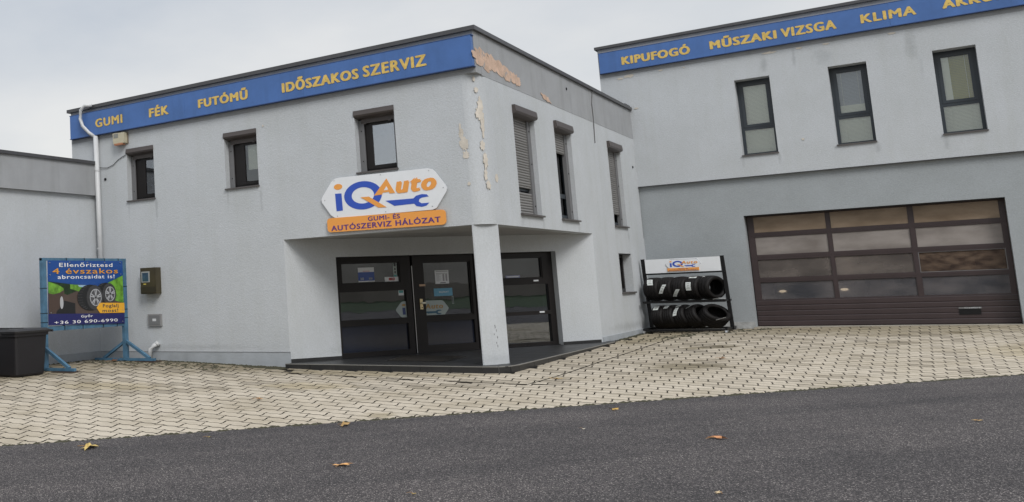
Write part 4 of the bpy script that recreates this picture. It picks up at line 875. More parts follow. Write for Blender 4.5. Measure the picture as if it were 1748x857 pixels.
glogo = thing('glass_logo', 'muted hexagonal logo sticker across door and side glass', 'sticker', tuple(FD.p(3.5, .9, -.2)))
GW_ = mat('muted_sticker', (.34, .39, .38), .5); GB_ = mat('muted_blue', (.03, .05, .16), .5); GO_ = mat('muted_orange', (.36, .22, .07), .5); GTE = mat('muted_teal', (.03, .10, .16), .5)  # sticker colours darkened to imitate the glass lying over them
TG = lambda u, v: (2.86 + (u + 10.06) * (4.29 - 2.86) / 2.785, .92 + (v - 3.115) * (.37 / .86))
for cl in ((2.8, 3.14), (3.63, 4.4)):
    logo(FD, TG, -.196, glogo, lambda o: rel(o, glogo), (GB_ if cl[0] < 3 else GTE, GO_, GW_), cl=cl)
text('lettering', 'Auto', FD, 3.64, 4.14, 1.09, 1.21, -.190, GO_, glogo, depth=.001, bold=.04, shear=.12)
t = thing('door_mat', 'dark rubber door mat on the step before the entrance', 'mat', (-8.6, 19.8, .083))
c4 = [(-9.18, 19.15), (-7.86, 19.02), (-7.98, 20.45), (-9.46, 20.62)]
bm = bmesh.new(); a = [bm.verts.new((x, y, .083)) for x, y in c4]; b = [bm.verts.new((x, y, .098)) for x, y in c4]; bm.faces.new(a); bm.faces.new(b)
for k in range(4): q = (k + 1) % 4; bm.faces.new((a[k], a[q], b[q], b[k]))
rel(new('mat_body', bm, mat('mat_rubber', (.012, .011, .01), .9, bump=1, bscale=90)), t)
bm = bmesh.new()
for k in range(16):
    f = (k + .5) / 16; p = Vector((*c4[0], .1)).lerp(Vector((*c4[3], .1)), f); q = Vector((*c4[1], .1)).lerp(Vector((*c4[2], .1)), f); bar(bm, p + (q - p) * .03, q - (q - p) * .03, .03, .008)
rel(new('ribbing', bm, mat('mat_rib', (.018, .015, .012), .9)), t)

# ------------------------------------------------------------------ banner stand (its plane runs along y)
PX = -15.37; FP = Fr((PX, 0, 0), (0, 1, 0), (1, 0, 0))
STBL = mat('weathered_blue_steel', (.070, .165, .26), .55, var=.35, vscale=5, bump=.2)
t = thing('banner_stand', 'weathered blue steel banner stand on triangular feet', 'stand', (PX, 16.6, .12))
for y in (15.20, 17.93):
    bm = bmesh.new(); fbox(bm, FP, y - .07, y + .07, .14, 2.575, -.05, .03); rel(new('post', bm, STBL), t)
    g0 = gz(PX, y)
    bm = bmesh.new(); bar(bm, (PX - 1.0, y + .0, g0 + .04), (PX + .88, y, g0 + .04), .09, .06); rel(new('foot', bm, STBL), t)
    for s in (-1, 1):
        bm = bmesh.new(); bar(bm, (PX + s * (.72), y, g0 + .07), (PX, y, .60), .08, .06); rel(new('brace', bm, STBL), t)
bm = bmesh.new(); fbox(bm, FP, 15.13, 18.0, 2.52, 2.578, -.052, .032); rel(new('top_rail', bm, STBL), t)
bm = bmesh.new(); fbox(bm, FP, 15.27, 17.86, .96, 1.06, -.04, .02); rel(new('bottom_rail', bm, STBL), t)
for y in (15.20, 17.93):
    for z in (1.35, 1.9, 1.15): bm = bmesh.new(); fbox(bm, FP, y - .075, y + .075, z, z + .012, -.054, .036); rel(new('tie_strap', bm, BLACK), t)
for y in (15.9, 16.5, 17.2, 17.7):
    bm = bmesh.new(); fbox(bm, FP, y, y + .02, 2.50, 2.582, -.055, .036); rel(new('tie_strap', bm, BLACK), t)
    bm = bmesh.new(); fbox(bm, FP, y - .1, y - .08, .955, 1.09, -.045, .026); rel(new('tie_strap', bm, BLACK), t)
bm = bmesh.new()
for y in (15.15, 17.95): box(bm, PX + .35, PX + .95, y - .15, y + .15, gz(PX + .6, y) - .01, gz(PX + .6, y) + .012)
rel(new('wood_shim', bm, mat('wet_wood', (.05, .03, .02), .8)), t)

# the banner: a flat printed sheet
ban = thing('advertising_banner', 'blue printed tyre banner with white and orange lettering', 'banner', (PX, 16.6, 1.06))
def bp(name, pts, m_, w, dp=.0012):
    bm = bmesh.new(); poly(bm, FP, pts, w, w + dp); return rel(new(name, bm, m_), ban)
B1 = mat('print_blue', (.010, .065, .27), .4); B2 = mat('print_navy', (.014, .016, .11), .4); PG = mat('print_green', (.16, .38, .04), .5, var=.6, vscale=7); PDG = mat('print_dark_green', (.012, .035, .010), .5, var=.6, vscale=10)
PA = mat('print_asphalt', (.085, .060, .050), .5, var=.15); PWH = mat('print_white', (.80, .80, .80), .45); POR = mat('print_orange', (.72, .32, .03), .45); PK = mat('print_black', (.012, .012, .013), .4); PYL = mat('print_yellow', (.78, .40, .03), .45); PSL = mat('print_silver', (.42, .43, .45), .4); PCAR = mat('print_car_brown', (.07, .045, .035), .3)
bp('sheet', [(15.28, 1.09), (17.86, 1.02), (17.86, 2.52), (15.30, 2.52)], B1, .034, .004)
W0 = .0385
bp('print_road', [(15.30, 1.33), (17.85, 1.25), (17.85, 1.62), (17.2, 1.86), (15.30, 1.96)], PA, W0)
bp('print_trees', [(15.72, 1.80), (15.9, 1.74), (16.35, 1.86), (16.5, 1.99), (16.2, 1.965), (15.33, 2.05), (15.33, 1.9)], PDG, W0 + .0013)
bp('print_hedge', [(16.0, 1.88), (16.35, 1.80), (16.62, 1.90), (16.45, 1.955), (16.0, 1.98)], PG, W0 + .0026)
bp('print_hedge', [(15.30, 1.75), (15.80, 1.78), (15.78, 1.90), (15.6, 1.98), (15.30, 2.05)], PG, W0 + .0026)
bp('print_hedge', [(17.3, 2.0), (17.85, 2.17), (17.85, 1.50), (17.45, 1.60)], PG, W0 + .0013)
bp('print_sky', [(16.25, 1.965), (16.7, 1.95), (16.5, 1.90), (16.3, 1.92)], mat('print_sky', (.3, .45, .6), .5), W0 + .0030)
bp('print_wedge', [(15.30, 2.06), (16.0, 1.995), (16.7, 1.945), (17.26, 2.01), (17.86, 2.18), (17.86, 2.20), (15.30, 2.20)], B1, W0 + .0035)
bp('print_car_body', [(15.29, 1.33), (15.29, 1.80), (15.45, 1.765), (15.66, 1.80), (15.80, 1.86), (15.80, 1.80), (15.70, 1.70), (15.64, 1.45), (15.50, 1.37)], PCAR, W0 + .004)
bp('print_car_shadow', [(15.52, 1.34), (16.15, 1.31), (16.15, 1.55), (15.78, 1.62), (15.6, 1.45)], PK, W0 + .0038)
bp('print_car_wheel', circ(15.71, 1.575, .055, .14, 20), PSL, W0 + .0055)
for cy, cz, rx, rz in ((17.20, 1.735, .38, .265), (16.66, 1.665, .44, .30)):
    k = rx / .44
    bp('print_tyre', circ(cy, cz, rx, rz, 28), PK, W0 + .0055 + (.003 if rx > .4 else 0)); o0 = W0 + .0068 + (.003 if rx > .4 else 0)
    bp('print_tyre_side', circ(cy + .155 * k, cz - .0, rx * .64, rz * .95, 28), mat('print_tyre_grey', (.045, .045, .047), .4), o0)
    bp('print_rim', circ(cy + .185 * k, cz + .0, rx * .46, rz * .66, 24), PSL, o0 + .0012)
    bp('print_rim_gap', circ(cy + .185 * k, cz, rx * .41, rz * .60, 24), mat('print_dark_rim', (.08, .08, .085), .4), o0 + .0024)
    for q in range(11):   # tread blocks down the left shoulder
        for j in range(4):
            an = math.radians(115 + q * 13); f = 1.0 - .13 * j; x0, z0 = cy + rx * f * math.cos(an) * (.97), cz + rz * (.96) * math.sin(an) * (1 - .02 * j)
            if j == 3 or abs(z0 - cz) > rz * .95: continue
            bp('print_tread', [(x0, z0), (x0 + .035 * k, z0 + .006), (x0 + .035 * k, z0 + .022), (x0, z0 + .014)], mat('print_tread_grey', (.05, .05, .052), .4), o0 + .0003 - .0005 * (j % 2))
    for q in range(5):
        a = q * 2 * math.pi / 5 + .3
        for da in (-.16, .16):
            c_, s_ = math.cos(a + da), math.sin(a + da); n0 = (-s_ * .012, c_ * .012)
            x0, z0 = cy + .185 * k, cz; x1, z1 = x0 + c_ * rx * .43, z0 + s_ * rz * .62
            bp('print_spoke', [(x0 - n0[0], z0 - n0[1]), (x1 - n0[0], z1 - n0[1]), (x1 + n0[0], z1 + n0[1]), (x0 + n0[0], z0 + n0[1])], PSL, o0 + .0036)
bp('print_footer', [(15.28, 1.09), (17.86, 1.02), (17.86, 1.262), (15.28, 1.34)], B2, W0 + .004)
bp('print_tag', [(16.86, 1.42), (16.98, 1.535), (17.86, 1.51), (17.86, 1.275), (16.98, 1.295)], PYL, W0 + .012)
def bt(s, a, b, c, d, m_, w=W0 + .0145, sl=0): text('lettering', s, FP, a, b, c, d, w, m_, ban, depth=.001, bold=.018, slope=sl)
bt('Ellenőriztesd', 15.66, 17.48, 2.375, 2.475, PWH, W0 + .006)
bt('4 évszakos', 15.44, 17.67, 2.22, 2.345, POR, W0 + .006)
bt('abroncsaidat is!', 15.60, 17.54, 2.105, 2.195, PWH, W0 + .006)
bt('Foglalj', 17.08, 17.64, 1.40, 1.50, INK, sl=-.01); bt('most!', 17.06, 17.62, 1.31, 1.39, INK, sl=-.01)
bt('Győr', 16.33, 16.73, 1.20, 1.275, PWH, W0 + .006); bt('+36 30 690-6990', 15.46, 17.60, 1.105, 1.175, PWH, W0 + .006, sl=-.03)
for y, z in ((15.36, 2.47), (16.0, 2.48), (16.6, 2.48), (17.2, 2.48), (17.76, 2.48), (15.36, 1.36), (15.36, 2.2), (17.78, 2.2), (17.8, 1.34), (16.6, 1.09), (17.2, 1.08), (17.78, 1.07)):
    bm = bmesh.new(); tube(bm, [FP.p(y, z, W0), FP.p(y, z, W0 + .016)], .014, 8); rel(new('eyelet', bm, STEEL), ban)

# ------------------------------------------------------------------ wheelie bins
BIN = mat('bin_plastic', (.013, .012, .015), .55, var=.15, vscale=2, bump=.15, bscale=80); BINL = mat('bin_lid', (.024, .024, .027), .5, var=.15)
def wbin(label, x1, y0, dx, dy, H):
    g0 = gz(x1 - dx / 2, y0 + dy / 2)
    t = thing('wheelie_bin', label, 'bin', (x1 - dx / 2, y0 + dy / 2, g0), 'black wheelie bins at the left edge')
    bm = bmesh.new(); r_ = .07
    def ring(z, ex):
        X0, X1, Y0, Y1 = x1 - dx - ex, x1 + ex, y0 - ex, y0 + dy + ex; o_ = []
        for cx, cy, a0 in ((X1 - r_, Y1 - r_, 0), (X0 + r_, Y1 - r_, 1), (X0 + r_, Y0 + r_, 2), (X1 - r_, Y0 + r_, 3)):
            for k in range(4): a = (a0 + k / 3) * math.pi / 2; o_.append(bm.verts.new((cx + r_ * math.cos(a), cy + r_ * math.sin(a), z)))
        return o_
    rs = [ring(g0 + .01, -.04), ring(g0 + .05, -.02), ring(H - .14, .03), ring(H - .135, .06), ring(H - .07, .065)]
    for a, b in zip(rs[:-1], rs[1:]):
        for k in range(16): q = (k + 1) % 16; bm.faces.new((a[k], a[q], b[q], b[k]))
    bm.faces.new(rs[0]); bm.faces.new(rs[-1]); rel(new('body', bm, BIN), t)
    bm = bmesh.new(); rs = [ring(H - .07, .09), ring(H - .03, .10), ring(H + .01, .04), ring(H + .02, -.1)]
    for a, b in zip(rs[:-1], rs[1:]):
        for k in range(16): q = (k + 1) % 16; bm.faces.new((a[k], a[q], b[q], b[k]))
    bm.faces.new(rs[0]); bm.faces.new(rs[-1]); rel(new('lid', bm, BINL), t)
    bm = bmesh.new(); tube(bm, [(x1 - dx + .1, y0 + dy + .26, H - .06), (x1 - .05, y0 + dy + .26, H - .06)], .025, 10); bar(bm, (x1 - .1, y0 + dy + .03, H - .07), (x1 - .1, y0 + dy + .26, H - .06), .04, .04); bar(bm, (x1 - dx + .12, y0 + dy + .03, H - .07), (x1 - dx + .12, y0 + dy + .26, H - .06), .04, .04); rel(new('handle', bm, BIN), t)
    bm = bmesh.new(); bar(bm, (x1 - dx / 2 - .15, y0 + .1, H + .03), (x1 - dx / 2 + .15, y0 + .1, H + .03), .06, .03); bar(bm, (x1 - dx + .1, y0 + .3, H + .03), (x1 - .1, y0 + .3, H + .025), .03, .02); rel(new('lid_rib', bm, BINL), t)
    for xx in (x1 - .18, x1 - dx + .18):
        bm = bmesh.new(); tube(bm, [(xx - .03, y0 + dy - .1, g0 + .1), (xx + .03, y0 + dy - .1, g0 + .1)], .1, 18); rel(new('wheel', bm, RUBBER), t)
wbin('black wheelie bin closest to the banner stand', -14.80, 13.80, .95, .86, 1.055)
wbin('black wheelie bin cut off by the left photo edge, its lid in front', -14.84, 12.40, .95, .80, 1.03)

# ------------------------------------------------------------------ tyre rack
RY0, RY1, RYP = 29.25, 30.75, 30.15; RX0, RX1 = -6.36, -4.42
rack = thing('tyre_rack', 'black tyre rack on castors with white logo board', 'rack', (-5.4, 30, .08))
def addr(nm, bm, m_, smooth=False): return rel(new(nm, bm, m_, smooth=smooth), rack)
gR = .075
for x in (RX0 - .03, RX1):
    bm = bmesh.new(); bar(bm, (x + .04, RYP, gR + .07), (x - .03, RYP, 2.13), .09, .07, up=(0, 1, 0)); addr('post', bm, BLACK)
    bm = bmesh.new(); bar(bm, (x + .02, RY0, gR + .11), (x + .02, RY1, gR + .11), .05, .06); addr('side_rail', bm, BLACK)
    bm = bmesh.new(); bar(bm, (x, RY0 + .35, .93), (x, RY1 - .15, .93), .05, .05); addr('shelf_arm', bm, BLACK)
    for y in (RY0 + .02, RY1 - .02):
        bm = bmesh.new(); tube(bm, [(x + .0, y - .05, gR + .035), (x + .05, y - .05, gR + .035)], .055, 14); fbox(bm, Fr((x + .025, y, 0), (1, 0, 0), (0, -1, 0)), -.04, .04, gR + .06, gR + .085, -.05, .07); addr('castor', bm, STEEL)
for y, z in ((RY0 + .02, gR + .10), (RY1 - .25, gR + .10), (RY0 + .37, .92), (RY1 - .2, .92)):
    bm = bmesh.new(); bar(bm, (RX0 - .03, y, z), (RX1 + .02, y, z), .05, .05); addr('shelf_bar', bm, BLACK)
bm = bmesh.new(); bar(bm, (RX0 - .04, RYP - .04, 1.70), (RX1, RYP - .04, 1.70), .03, .04); addr('board_rail', bm, BLACK)
FR = Fr((0, RYP - .06, 0), (1, 0, 0), (0, -1, 0))
bm = bmesh.new(); fbox(bm, FR, RX0 + .01, RX1 - .07, 1.725, 2.11, 0, .015); addr('logo_board', bm, WHITE)
# hanging lever wires at the right end
bm = bmesh.new(); tube(bm, [(RX1 + .05, RY0 + .2, .98), (RX1 - .1, RY0 + .2, 1.0), (RX1 - .25, RY0 + .25, .97)], .01, 6); tube(bm, [(RX1 + .04, RY0, .50), (RX1 - .2, RY0 + .05, .43)], .01, 6); addr('retaining_wire', bm, STEEL)
su = .85 / 2.785; TR = lambda u, v: (-5.82 + (u + 10.06) * su, 1.835 + (v - 3.115) * (.245 / .86))
bm = bmesh.new(); hx = [(-10.10, 3.55), (-9.75, 3.09), (-7.58, 3.08), (-7.235, 3.51), (-7.55, 3.98), (-9.70, 4.01)]
poly(bm, FR, [TR(*p) for p in hx], .0152, .0162); addr('logo_outline', bm, mat('outline_grey', (.16, .16, .2), .5))
logo(FR, TR, .0365, rack, lambda o: rel(o, rack), (LBLUE, ORANGE, WHITE))
text('lettering', 'Auto', FR, *[TR(-8.80, 0)[0], TR(-7.47, 0)[0]], TR(0, 3.52)[1], TR(0, 3.82)[1], .0425, ORANGE, rack, depth=.001, bold=.04, shear=.12)
bm = bmesh.new(); fbox(bm, FR, -5.79, -5.01, 1.762, 1.845, .016, .038); addr('orange_plate', bm, ORANGE)
text('lettering', 'GUMI- ÉS', FR, -5.51, -5.28, 1.812, 1.836, .0382, PURPLE, rack, depth=.001)
text('lettering', 'AUTÓSZERVIZ HÁLÓZAT', FR, -5.76, -5.04, 1.772, 1.803, .0382, PURPLE, rack, depth=.001)

def tyre_mesh(hw, Rz, Ry):
    pr = [(-.70, .63), (-.92, .66), (-1.0, .76), (-1.0, .86), (-.97, .89), (-.84, .945), (-.60, .988), (-.57, .975), (-.53, .975), (-.50, .993), (-.22, 1.0), (-.19, .985), (-.15, .985), (-.12, 1.0),
          (.12, 1.0), (.15, .985), (.19, .985), (.22, 1.0), (.50, .993), (.53, .975), (.57, .975), (.60, .988), (.84, .945), (.97, .89), (1.0, .86), (1.0, .76), (.92, .66), (.70, .63), (.72, .70), (.82, .84), (.66, .93), (-.66, .93), (-.82, .84), (-.72, .70)]
    bm = bmesh.new(); n = 44; rings = []
    for k in range(n):
        a = 2 * math.pi * k / n; rings.append([bm.verts.new((x * hw, r * Ry * math.cos(a), r * Rz * math.sin(a))) for x, r in pr])
    for k in range(n):
        q = (k + 1) % n
        for i in range(len(pr)): j = (i + 1) % len(pr); bm.faces.new((rings[k][i], rings[q][i], rings[q][j], rings[k][j]))
    bmesh.ops.recalc_face_normals(bm, faces=bm.faces)
    me = bpy.data.meshes.new('tyre'); bm.to_mesh(me); bm.free(); me.materials.append(RUBBER)
    for p in me.polygons: p.use_smooth = True
    return me
STK = mat('tyre_label_paper', (.62, .65, .64), .5, var=.12, vscale=20)
def tyre(label, x, y, z, hw, Rz, Ry, yaw, lean, stickers, group='tyres on the display rack'):
    hw *= .90; me = tyre_mesh(hw, Rz, Ry); t = thing('tyre', label, 'tyre', (x, y, z), group)
    t.rotation_euler = (0, lean, yaw)
    o = bpy.data.objects.new('casing', me); COL.objects.link(o); o.parent = t
    for (a, s, da, ds, sk) in stickers:    # a: angle round the tread (deg from the front, up positive), s: across -1..1
        bm = bmesh.new(); g = {}
        for i in range(5):
            for j in range(3):
                an = math.radians(180 - (a + (i / 4 - .5) * da)); xx = (s + (j / 2 - .5) * ds + sk * (i / 4 - .5)) * hw
                rr = 1.012; g[i, j] = bm.verts.new((xx, rr * Ry * math.cos(an), rr * Rz * math.sin(an)))
        for i in range(4):
            for j in range(2): bm.faces.new((g[i, j], g[i + 1, j], g[i + 1, j + 1], g[i, j + 1]))
        c = new('paper_label', bm, STK); c.parent = t
        bm = bmesh.new()
        for i, j0 in ((1.0, .2), (2.0, .25), (3.0, .2)):
            vs_ = []
            for ii, jj in ((i, j0), (i + .35, j0), (i + .35, 1 - j0), (i, 1 - j0)):
                an = math.radians(180 - (a + (ii / 4 - .5) * da)); xx = (s + (jj - .5) * ds + sk * (ii / 4 - .5)) * hw
                vs_.append(bm.verts.new((xx, 1.016 * Ry * math.cos(an), 1.016 * Rz * math.sin(an))))
            bm.faces.new(vs_)
        d = new('label_print', bm, mat('label_ink', (.3, .32, .3), .5)); d.parent = t
    return t
Y = math.radians
UP = [('upper shelf tyre at the left end, label high on tread', -6.14, .21, -12, [(38, .0, 34, .8, -.3)]), ('second upper shelf tyre from the left, slanted label low', -5.80, .20, -13, [(0, -.05, 44, .55, .7)]),
      ('middle tyre of the upper shelf, label at the bottom of tread', -5.46, .205, -15, [(-22, -.1, 38, .55, .8)]), ('fourth upper shelf tyre, with two paper labels', -5.13, .20, -16, [(10, -.1, 40, .75, -.1), (62, .2, 12, 1.1, 0)]),
      ('upper shelf tyre at the right end, its hole facing out', -4.80, .25, -30, [(68, -.1, 8, .3, 0)])]
for lb, x, hw, yaw, st in UP: tyre(lb, x, 30.05, .955 + .325, hw, .325, .40, Y(yaw), 0, st)
LO = [('lower shelf tyre at the left end, square label on top', -6.02, .17, -12, -3, [(52, -.1, 26, .9, 0)]), ('second lower shelf tyre from the left, small label', -5.76, .175, -14, -9, [(58, 0, 18, .8, 0)]),
      ('middle tyre of the lower shelf with two labels', -5.46, .185, -16, -15, [(30, -.1, 42, .65, .4), (66, .1, 10, .9, 0)]), ('fourth lower shelf tyre leaning against its neighbour', -5.14, .19, -20, -24, [(66, -.1, 14, .8, .2)]),
      ('lower shelf tyre at the right end, leaning with its hole visible', -4.76, .20, -34, -42, [(64, -.75, 26, .6, .2)])]
for lb, x, hw, yaw, ln, st in LO: tyre(lb, x, 29.95, .20 + .315, hw, .315, .44, Y(yaw), Y(ln), st)

# ------------------------------------------------------------------ fallen leaves
LEAFS = [('large pale yellow maple leaf on asphalt at the left', -7.39, 7.92, .27, .3, (.55, .40, .13)), ('curled orange leaf on asphalt, lower centre left', -4.41, 8.11, .16, 2.0, (.62, .33, .12)),
         ('thin straw-coloured leaf beside edge of paving', -5.65, 10.49, .16, .1, (.35, .22, .08)), ('tiny yellow leaf at the bottom photo edge, centre', -3.33, 7.24, .05, 1, (.50, .36, .12)),
         ('small brown-yellow leaf on asphalt below the entrance step', -3.24, 12.96, .11, 2.5, (.42, .26, .06)), ('tiny pale flake on asphalt, centre', -3.14, 11.19, .05, .5, (.6, .55, .45)),
         ('orange-brown leaf on asphalt right of centre', -1.85, 11.01, .16, 1.2, (.62, .28, .12)), ('small tan leaf at the bottom right of centre', -1.41, 8.30, .06, 3, (.55, .42, .25)),
         ('small straw leaf on asphalt far right', .18, 13.21, .07, 2, (.55, .36, .12)), ('tiny yellow leaf near paving edge at the left', -6.59, 9.06, .07, 1.4, (.45, .35, .12)),
         ('orange maple leaf on the left paving', -8.18, 12.57, .16, .7, (.55, .27, .07)), ('yellow leaf on paving by the step seam', -5.17, 17.20, .18, 1.9, (.50, .32, .08)),
         ('dead brown leaf on paving before the tyre rack', -3.35, 21.3, .18, .2, (.20, .10, .04)), ('brown leaf lying under right foot of banner stand', -15.6, 17.7, .3, 1, (.16, .07, .03))]
for k, (lb, x, y, s, rz, c) in enumerate(LEAFS):
    bm = bmesh.new(); rr = random.Random(k * 7 + 3); pts = []
    lob = [1.0, .45, .85, .35, .55, .2, .18, .2, .55, .35, .85, .45]
    for i, r in enumerate(lob):
        a = 2 * math.pi * i / 12; q = r * s * .55 * rr.uniform(.85, 1.1); pts.append((q * math.cos(a), q * math.sin(a)))
    c0 = bm.verts.new((0, 0, .012)); vs_ = [bm.verts.new((px_, py_ * 1.9, .006 + abs(rr.gauss(0, .22)) * s * .4)) for px_, py_ in pts]
    for i in range(12): bm.faces.new((c0, vs_[i], vs_[(i + 1) % 12]))
    t = thing('fallen_leaf', lb, 'leaf', (x, y, gz(x, y) + .004), 'fallen leaves on the ground'); t.rotation_euler = (0, 0, rz)
    o = new('blade', bm, mat('leaf_%d' % k, c, .7, var=.3, vscale=12)); o.parent = t
    bm = bmesh.new(); tube(bm, [(0, 0, .014), (-s * .3, .02, .02), (-s * .55, .05, .01)], s * .012 + .001, 5); o = new('stalk', bm, mat('leaf_stalk', (.3, .16, .06), .7)); o.parent = t

# ------------------------------------------------------------------ dirt and moss along the foot of walls
def moss(name, label, a, b, wd, n):
    bm = bmesh.new(); a = Vector(a); b = Vector(b); rr = random.Random(hash(label) % 1000 if 0 else len(label))
    for k in range(n):
        f = rr.random(); p = a.lerp(b, f) + Vector((rr.uniform(-wd, wd), rr.uniform(-wd, wd), 0)); s = rr.uniform(.012, .05); z = gz(p.x, p.y)
        v = [bm.verts.new((p.x + s * 1.6 * math.cos(q), p.y + s * 1.6 * math.sin(q), z - .004)) for q in (0, 1.6, 3.1, 4.7)]; t_ = bm.verts.new((p.x, p.y, z + s * .45))
        for q in range(4): bm.faces.new((v[q], v[(q + 1) % 4], t_))
    tag(new(name, bm, DIRT), label, kind='stuff', cat='moss')
moss('moss_strip', 'dark moss and dirt along foot of the front wall', (-16.3, 18.28, 0), (-11.2, 18.22, 0), .09, 800)
moss('joint_weeds', 'sparse moss tufts in joints near the banner stand', (-16.0, 17.6, 0), (-12.0, 17.4, 0), .5, 240)
moss('joint_weeds', 'sparse moss tufts in joints near the tyre rack', (-6.0, 26.5, 0), (-3.9, 30.7, 0), .35, 160)
moss('moss_strip', 'moss along foot of the side wall by the rack', (-6.44, 25.8, 0), (-6.44, 30.9, 0), .05, 260)
moss('moss_strip', 'dirt clump where wall meets the entrance step', (-12.0, 18.05, 0), (-11.1, 17.95, 0), .12, 260)
moss('moss_strip', 'dirt along foot of the left wing', (-16.52, 13.0, 0), (-16.5, 18.2, 0), .06, 260)
moss('edge_grit', 'sand and grit along edge between paving and asphalt', tuple(EA - ED * 3.5), tuple(EA + ED * 20), .03, 700)
for n_, (x, y, rx, ry, c) in enumerate(((-3.1, 19.6, 1.0, 1.0, .0), (-2.9, 25.2, .35, .45, .0), (-2.6, 25.6, .4, .3, 0), (-1.2, 27.5, .8, .3, 0))):
    pass

# ------------------------------------------------------------------ surroundings across the road (seen in the glass only)
bm = bmesh.new(); v = [bm.verts.new((x, y, .02)) for x, y in ((38, -60), (110, -60), (110, 120), (38, 120))]; bm.faces.new(v)
v = [bm.verts.new((x, y, .03)) for x, y in ((-80, -14), (24, -14), (24, -80), (-80, -80))]; bm.faces.new(v)
tag(new('grass_verge', bm, mat('grass', (.030, .052, .018), 1, var=.4, vscale=.5, bump=1, bscale=8)), kind='structure')
far = thing('far_building', 'long pale hall far across the road, mirrored in the glass', 'building', (100, 30, 0))
bm = bmesh.new(); box(bm, 96, 104, -60, 120, 2.0, 14); rel(new('wall', bm, mat('far_wall', (.50, .45, .40), .9, var=.3, vscale=.12)), far)
bm = bmesh.new(); box(bm, 95.8, 104, -60, 120, -.2, 2.0); rel(new('base_course', bm, mat('far_base', (.30, .26, .22), .9, var=.25, vscale=.2)), far)
bm = bmesh.new(); box(bm, -60, 40, -60, -52, -.2, 9); rel(new('wing', bm, mat('far_wall2', (.20, .20, .20), .9, var=.2, vscale=.2)), far)

# ------------------------------------------------------------------ a car parked inside the workshop, behind the hazy panes
car = thing('parked_car', 'white car with lit lamps inside workshop behind the hazy left panes', 'car', (-2.9, 34.5, .05))
bm = bmesh.new(); prof = [(0, .40), (0, 1.02), (.18, 1.22), (1.5, 1.42), (2.4, 2.0), (4.8, 2.05), (6.4, 1.4), (6.6, 1.2), (6.6, .4)]
rows = []
for x, k in ((-.95, .0), (-.88, .06), (.88, .06), (.95, .0)):
    ins = .22 if abs(x) > .9 else 0
    rows.append([bm.verts.new((-2.75 + x * (1 - (.18 if z > 1.5 else 0)), 33.3 + y + (.15 if abs(x) > .9 and y < .2 else 0), z)) for y, z in prof])
for a, b in zip(rows[:-1], rows[1:]):
    for k in range(len(prof)): q = (k + 1) % len(prof); bm.faces.new((a[k], b[k], b[q], a[q]))
bm.faces.new(rows[0]); bm.faces.new(rows[-1]); rel(new('body', bm, mat('car_white', (.6, .6, .6), .3)), car)
bm = bmesh.new(); v = [bm.verts.new(p) for p in ((-3.45, 34.79, 1.44), (-2.05, 34.79, 1.44), (-2.15, 35.55, 1.94), (-3.35, 35.55, 1.94))]; bm.faces.new(v); rel(new('windscreen', bm, BLACK), car)
LAMP = bpy.data.materials.new('headlight_glow'); LAMP.use_nodes = True; LAMP.node_tree.nodes["Principled BSDF"].inputs['Emission Color'].default_value = (1, .8, .55, 1); LAMP.node_tree.nodes["Principled BSDF"].inputs['Emission Strength'].default_value = 3
for x in (-3.48, -2.02): bm = bmesh.new(); poly(bm, Fr((x, 33.29, 1.07), (1, 0, 0), (0, -1, 0)), circ(0, 0, .09, .035, 16), 0, .02); rel(new('headlight', bm, LAMP), car)
bm = bmesh.new(); box(bm, -3.2, -2.3, 33.25, 33.29, .85, .98); rel(new('grille', bm, BLACK), car)
for x in (-3.65, -1.95):
    for y in (34.3, 38.6): bm = bmesh.new(); tube(bm, [(x, y, .36), (x + .2, y, .36)], .32, 20); rel(new('wheel', bm, RUBBER), car)

lt = thing('added_hall_lamp', 'added ceiling lamp, itself unseen, lighting the hall behind the garage door panes', 'lamp', (-1, 36, 3.8))  # added light source, warms the back wall of the hall
bm = bmesh.new(); box(bm, -3.5, 1.0, 35.9, 36.1, 3.72, 3.80); rel(new('housing', bm, STEEL), lt)
TL_ = bpy.data.materials.new('added_lamp_tube'); TL_.use_nodes = True; TL_.node_tree.nodes["Principled BSDF"].inputs['Emission Color'].default_value = (1, .75, .5, 1); TL_.node_tree.nodes["Principled BSDF"].inputs['Emission Strength'].default_value = 9
bm = bmesh.new(); tube(bm, [(-3.4, 36, 3.68), (.9, 36, 3.68)], .04, 8); rel(new('tube', bm, TL_), lt)
bench = thing('workbench', 'cluttered workbench at back of the workshop hall', 'bench', (0, 39.2, 0))
bm = bmesh.new(); box(bm, -2.5, 3.0, 38.9, 39.7, .95, 1.02); rel(new('worktop', bm, mat('bench_top', (.2, .12, .06), .7)), bench)
for k in range(4): bm = bmesh.new(); bar(bm, (-2.3 + k * 1.7, 39.1, .05), (-2.3 + k * 1.7, 39.1, .95), .1, .1); rel(new('leg', bm, BLACK), bench)
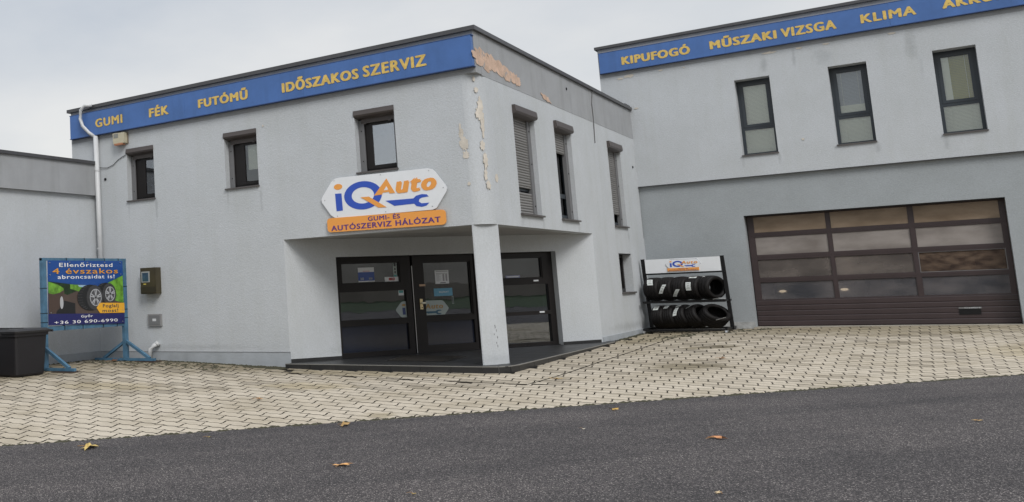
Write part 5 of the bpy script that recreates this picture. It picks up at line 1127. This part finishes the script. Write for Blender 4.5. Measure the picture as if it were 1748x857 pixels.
for k in range(6): bm = bmesh.new(); hh_ = random.uniform(.25, .9); box(bm, -2.2 + k * .8, -1.8 + k * .8 + random.uniform(0, .2), 39.1, 39.5, 1.02, 1.02 + hh_); tag(new('tool_crate', bm, mat('crate_%d' % (k % 3), ((.05, .02, .02), (.03, .03, .035), (.2, .2, .2))[k % 3], .6)), 'dark crate on the workbench, number counted from left %d' % k if 0 else ('dark red', 'black', 'grey')[k % 3] + (' low' if hh_ < .5 else ' tall') + (' crate on left half of workbench' if k < 3 else ' crate on right half of workbench'), 'crate', 'crates on the workbench')

# ------------------------------------------------------------------ one object per loose piece for parts that were built together
def split_loose(o, nm=None):
    bm = bmesh.new(); bm.from_mesh(o.data); seen = set(); isl = []
    for f in bm.faces:
        if f.index in seen: continue
        st = [f]; seen.add(f.index); cur = []
        while st:
            g = st.pop(); cur.append(g.index)
            for e_ in g.edges:
                for h in e_.link_faces:
                    if h.index not in seen: seen.add(h.index); st.append(h)
        isl.append(cur)
    bm.free()
    if len(isl) < 2: return
    src = o.data
    for n_, fs in enumerate(isl):
        vi = sorted({v for f in fs for v in src.polygons[f].vertices}); mp_ = {v: k for k, v in enumerate(vi)}
        me = bpy.data.meshes.new(nm or o.name.split('.')[0]); me.from_pydata([src.vertices[v].co[:] for v in vi], [], [[mp_[v] for v in src.polygons[f].vertices] for f in fs])
        for m_ in src.materials: me.materials.append(m_)
        if n_ == 0: o.data = me; o.name = nm or o.name
        else:
            c = o.copy(); c.data = me; c.name = nm or o.name.split('.')[0]; COL.objects.link(c)
            c.parent = o.parent; c.matrix_parent_inverse = o.matrix_parent_inverse.copy()
SPLIT = {'plinth', 'guide_rail', 'rail_screw', 'skirting_tiles', 'reveal_trim', 'door_track', 'parapet_cap', 'peeled_patch_band', 'peeled_patch_corner', 'peeled_patch', 'blind_cord', 'scuff_mark',
         'inner_walls', 'shell', 'roof', 'wood_shim', 'edge_rail', 'paint_splash', 'retaining_wire', 'lid_rib', 'inner_hall', 'side_wall', 'front_wall', 'base_course'}
REN = {'skirting_tiles': 'skirting_tile', 'peeled_patch_band': 'peeled_patch', 'peeled_patch_corner': 'peeled_patch', 'inner_walls': 'inner_wall'}
for o in list(bpy.data.objects):
    b = o.name.split('.')[0]
    if o.type == 'MESH' and b in SPLIT: split_loose(o, REN.get(b, b))
for o in bpy.data.objects:
    if o.type == 'MESH' and o.name.split('.')[0] in ('blind', 'roller_shutter', 'lower_roller_shutter') and len(o.data.polygons) > 20: o['kind'] = 'stuff'
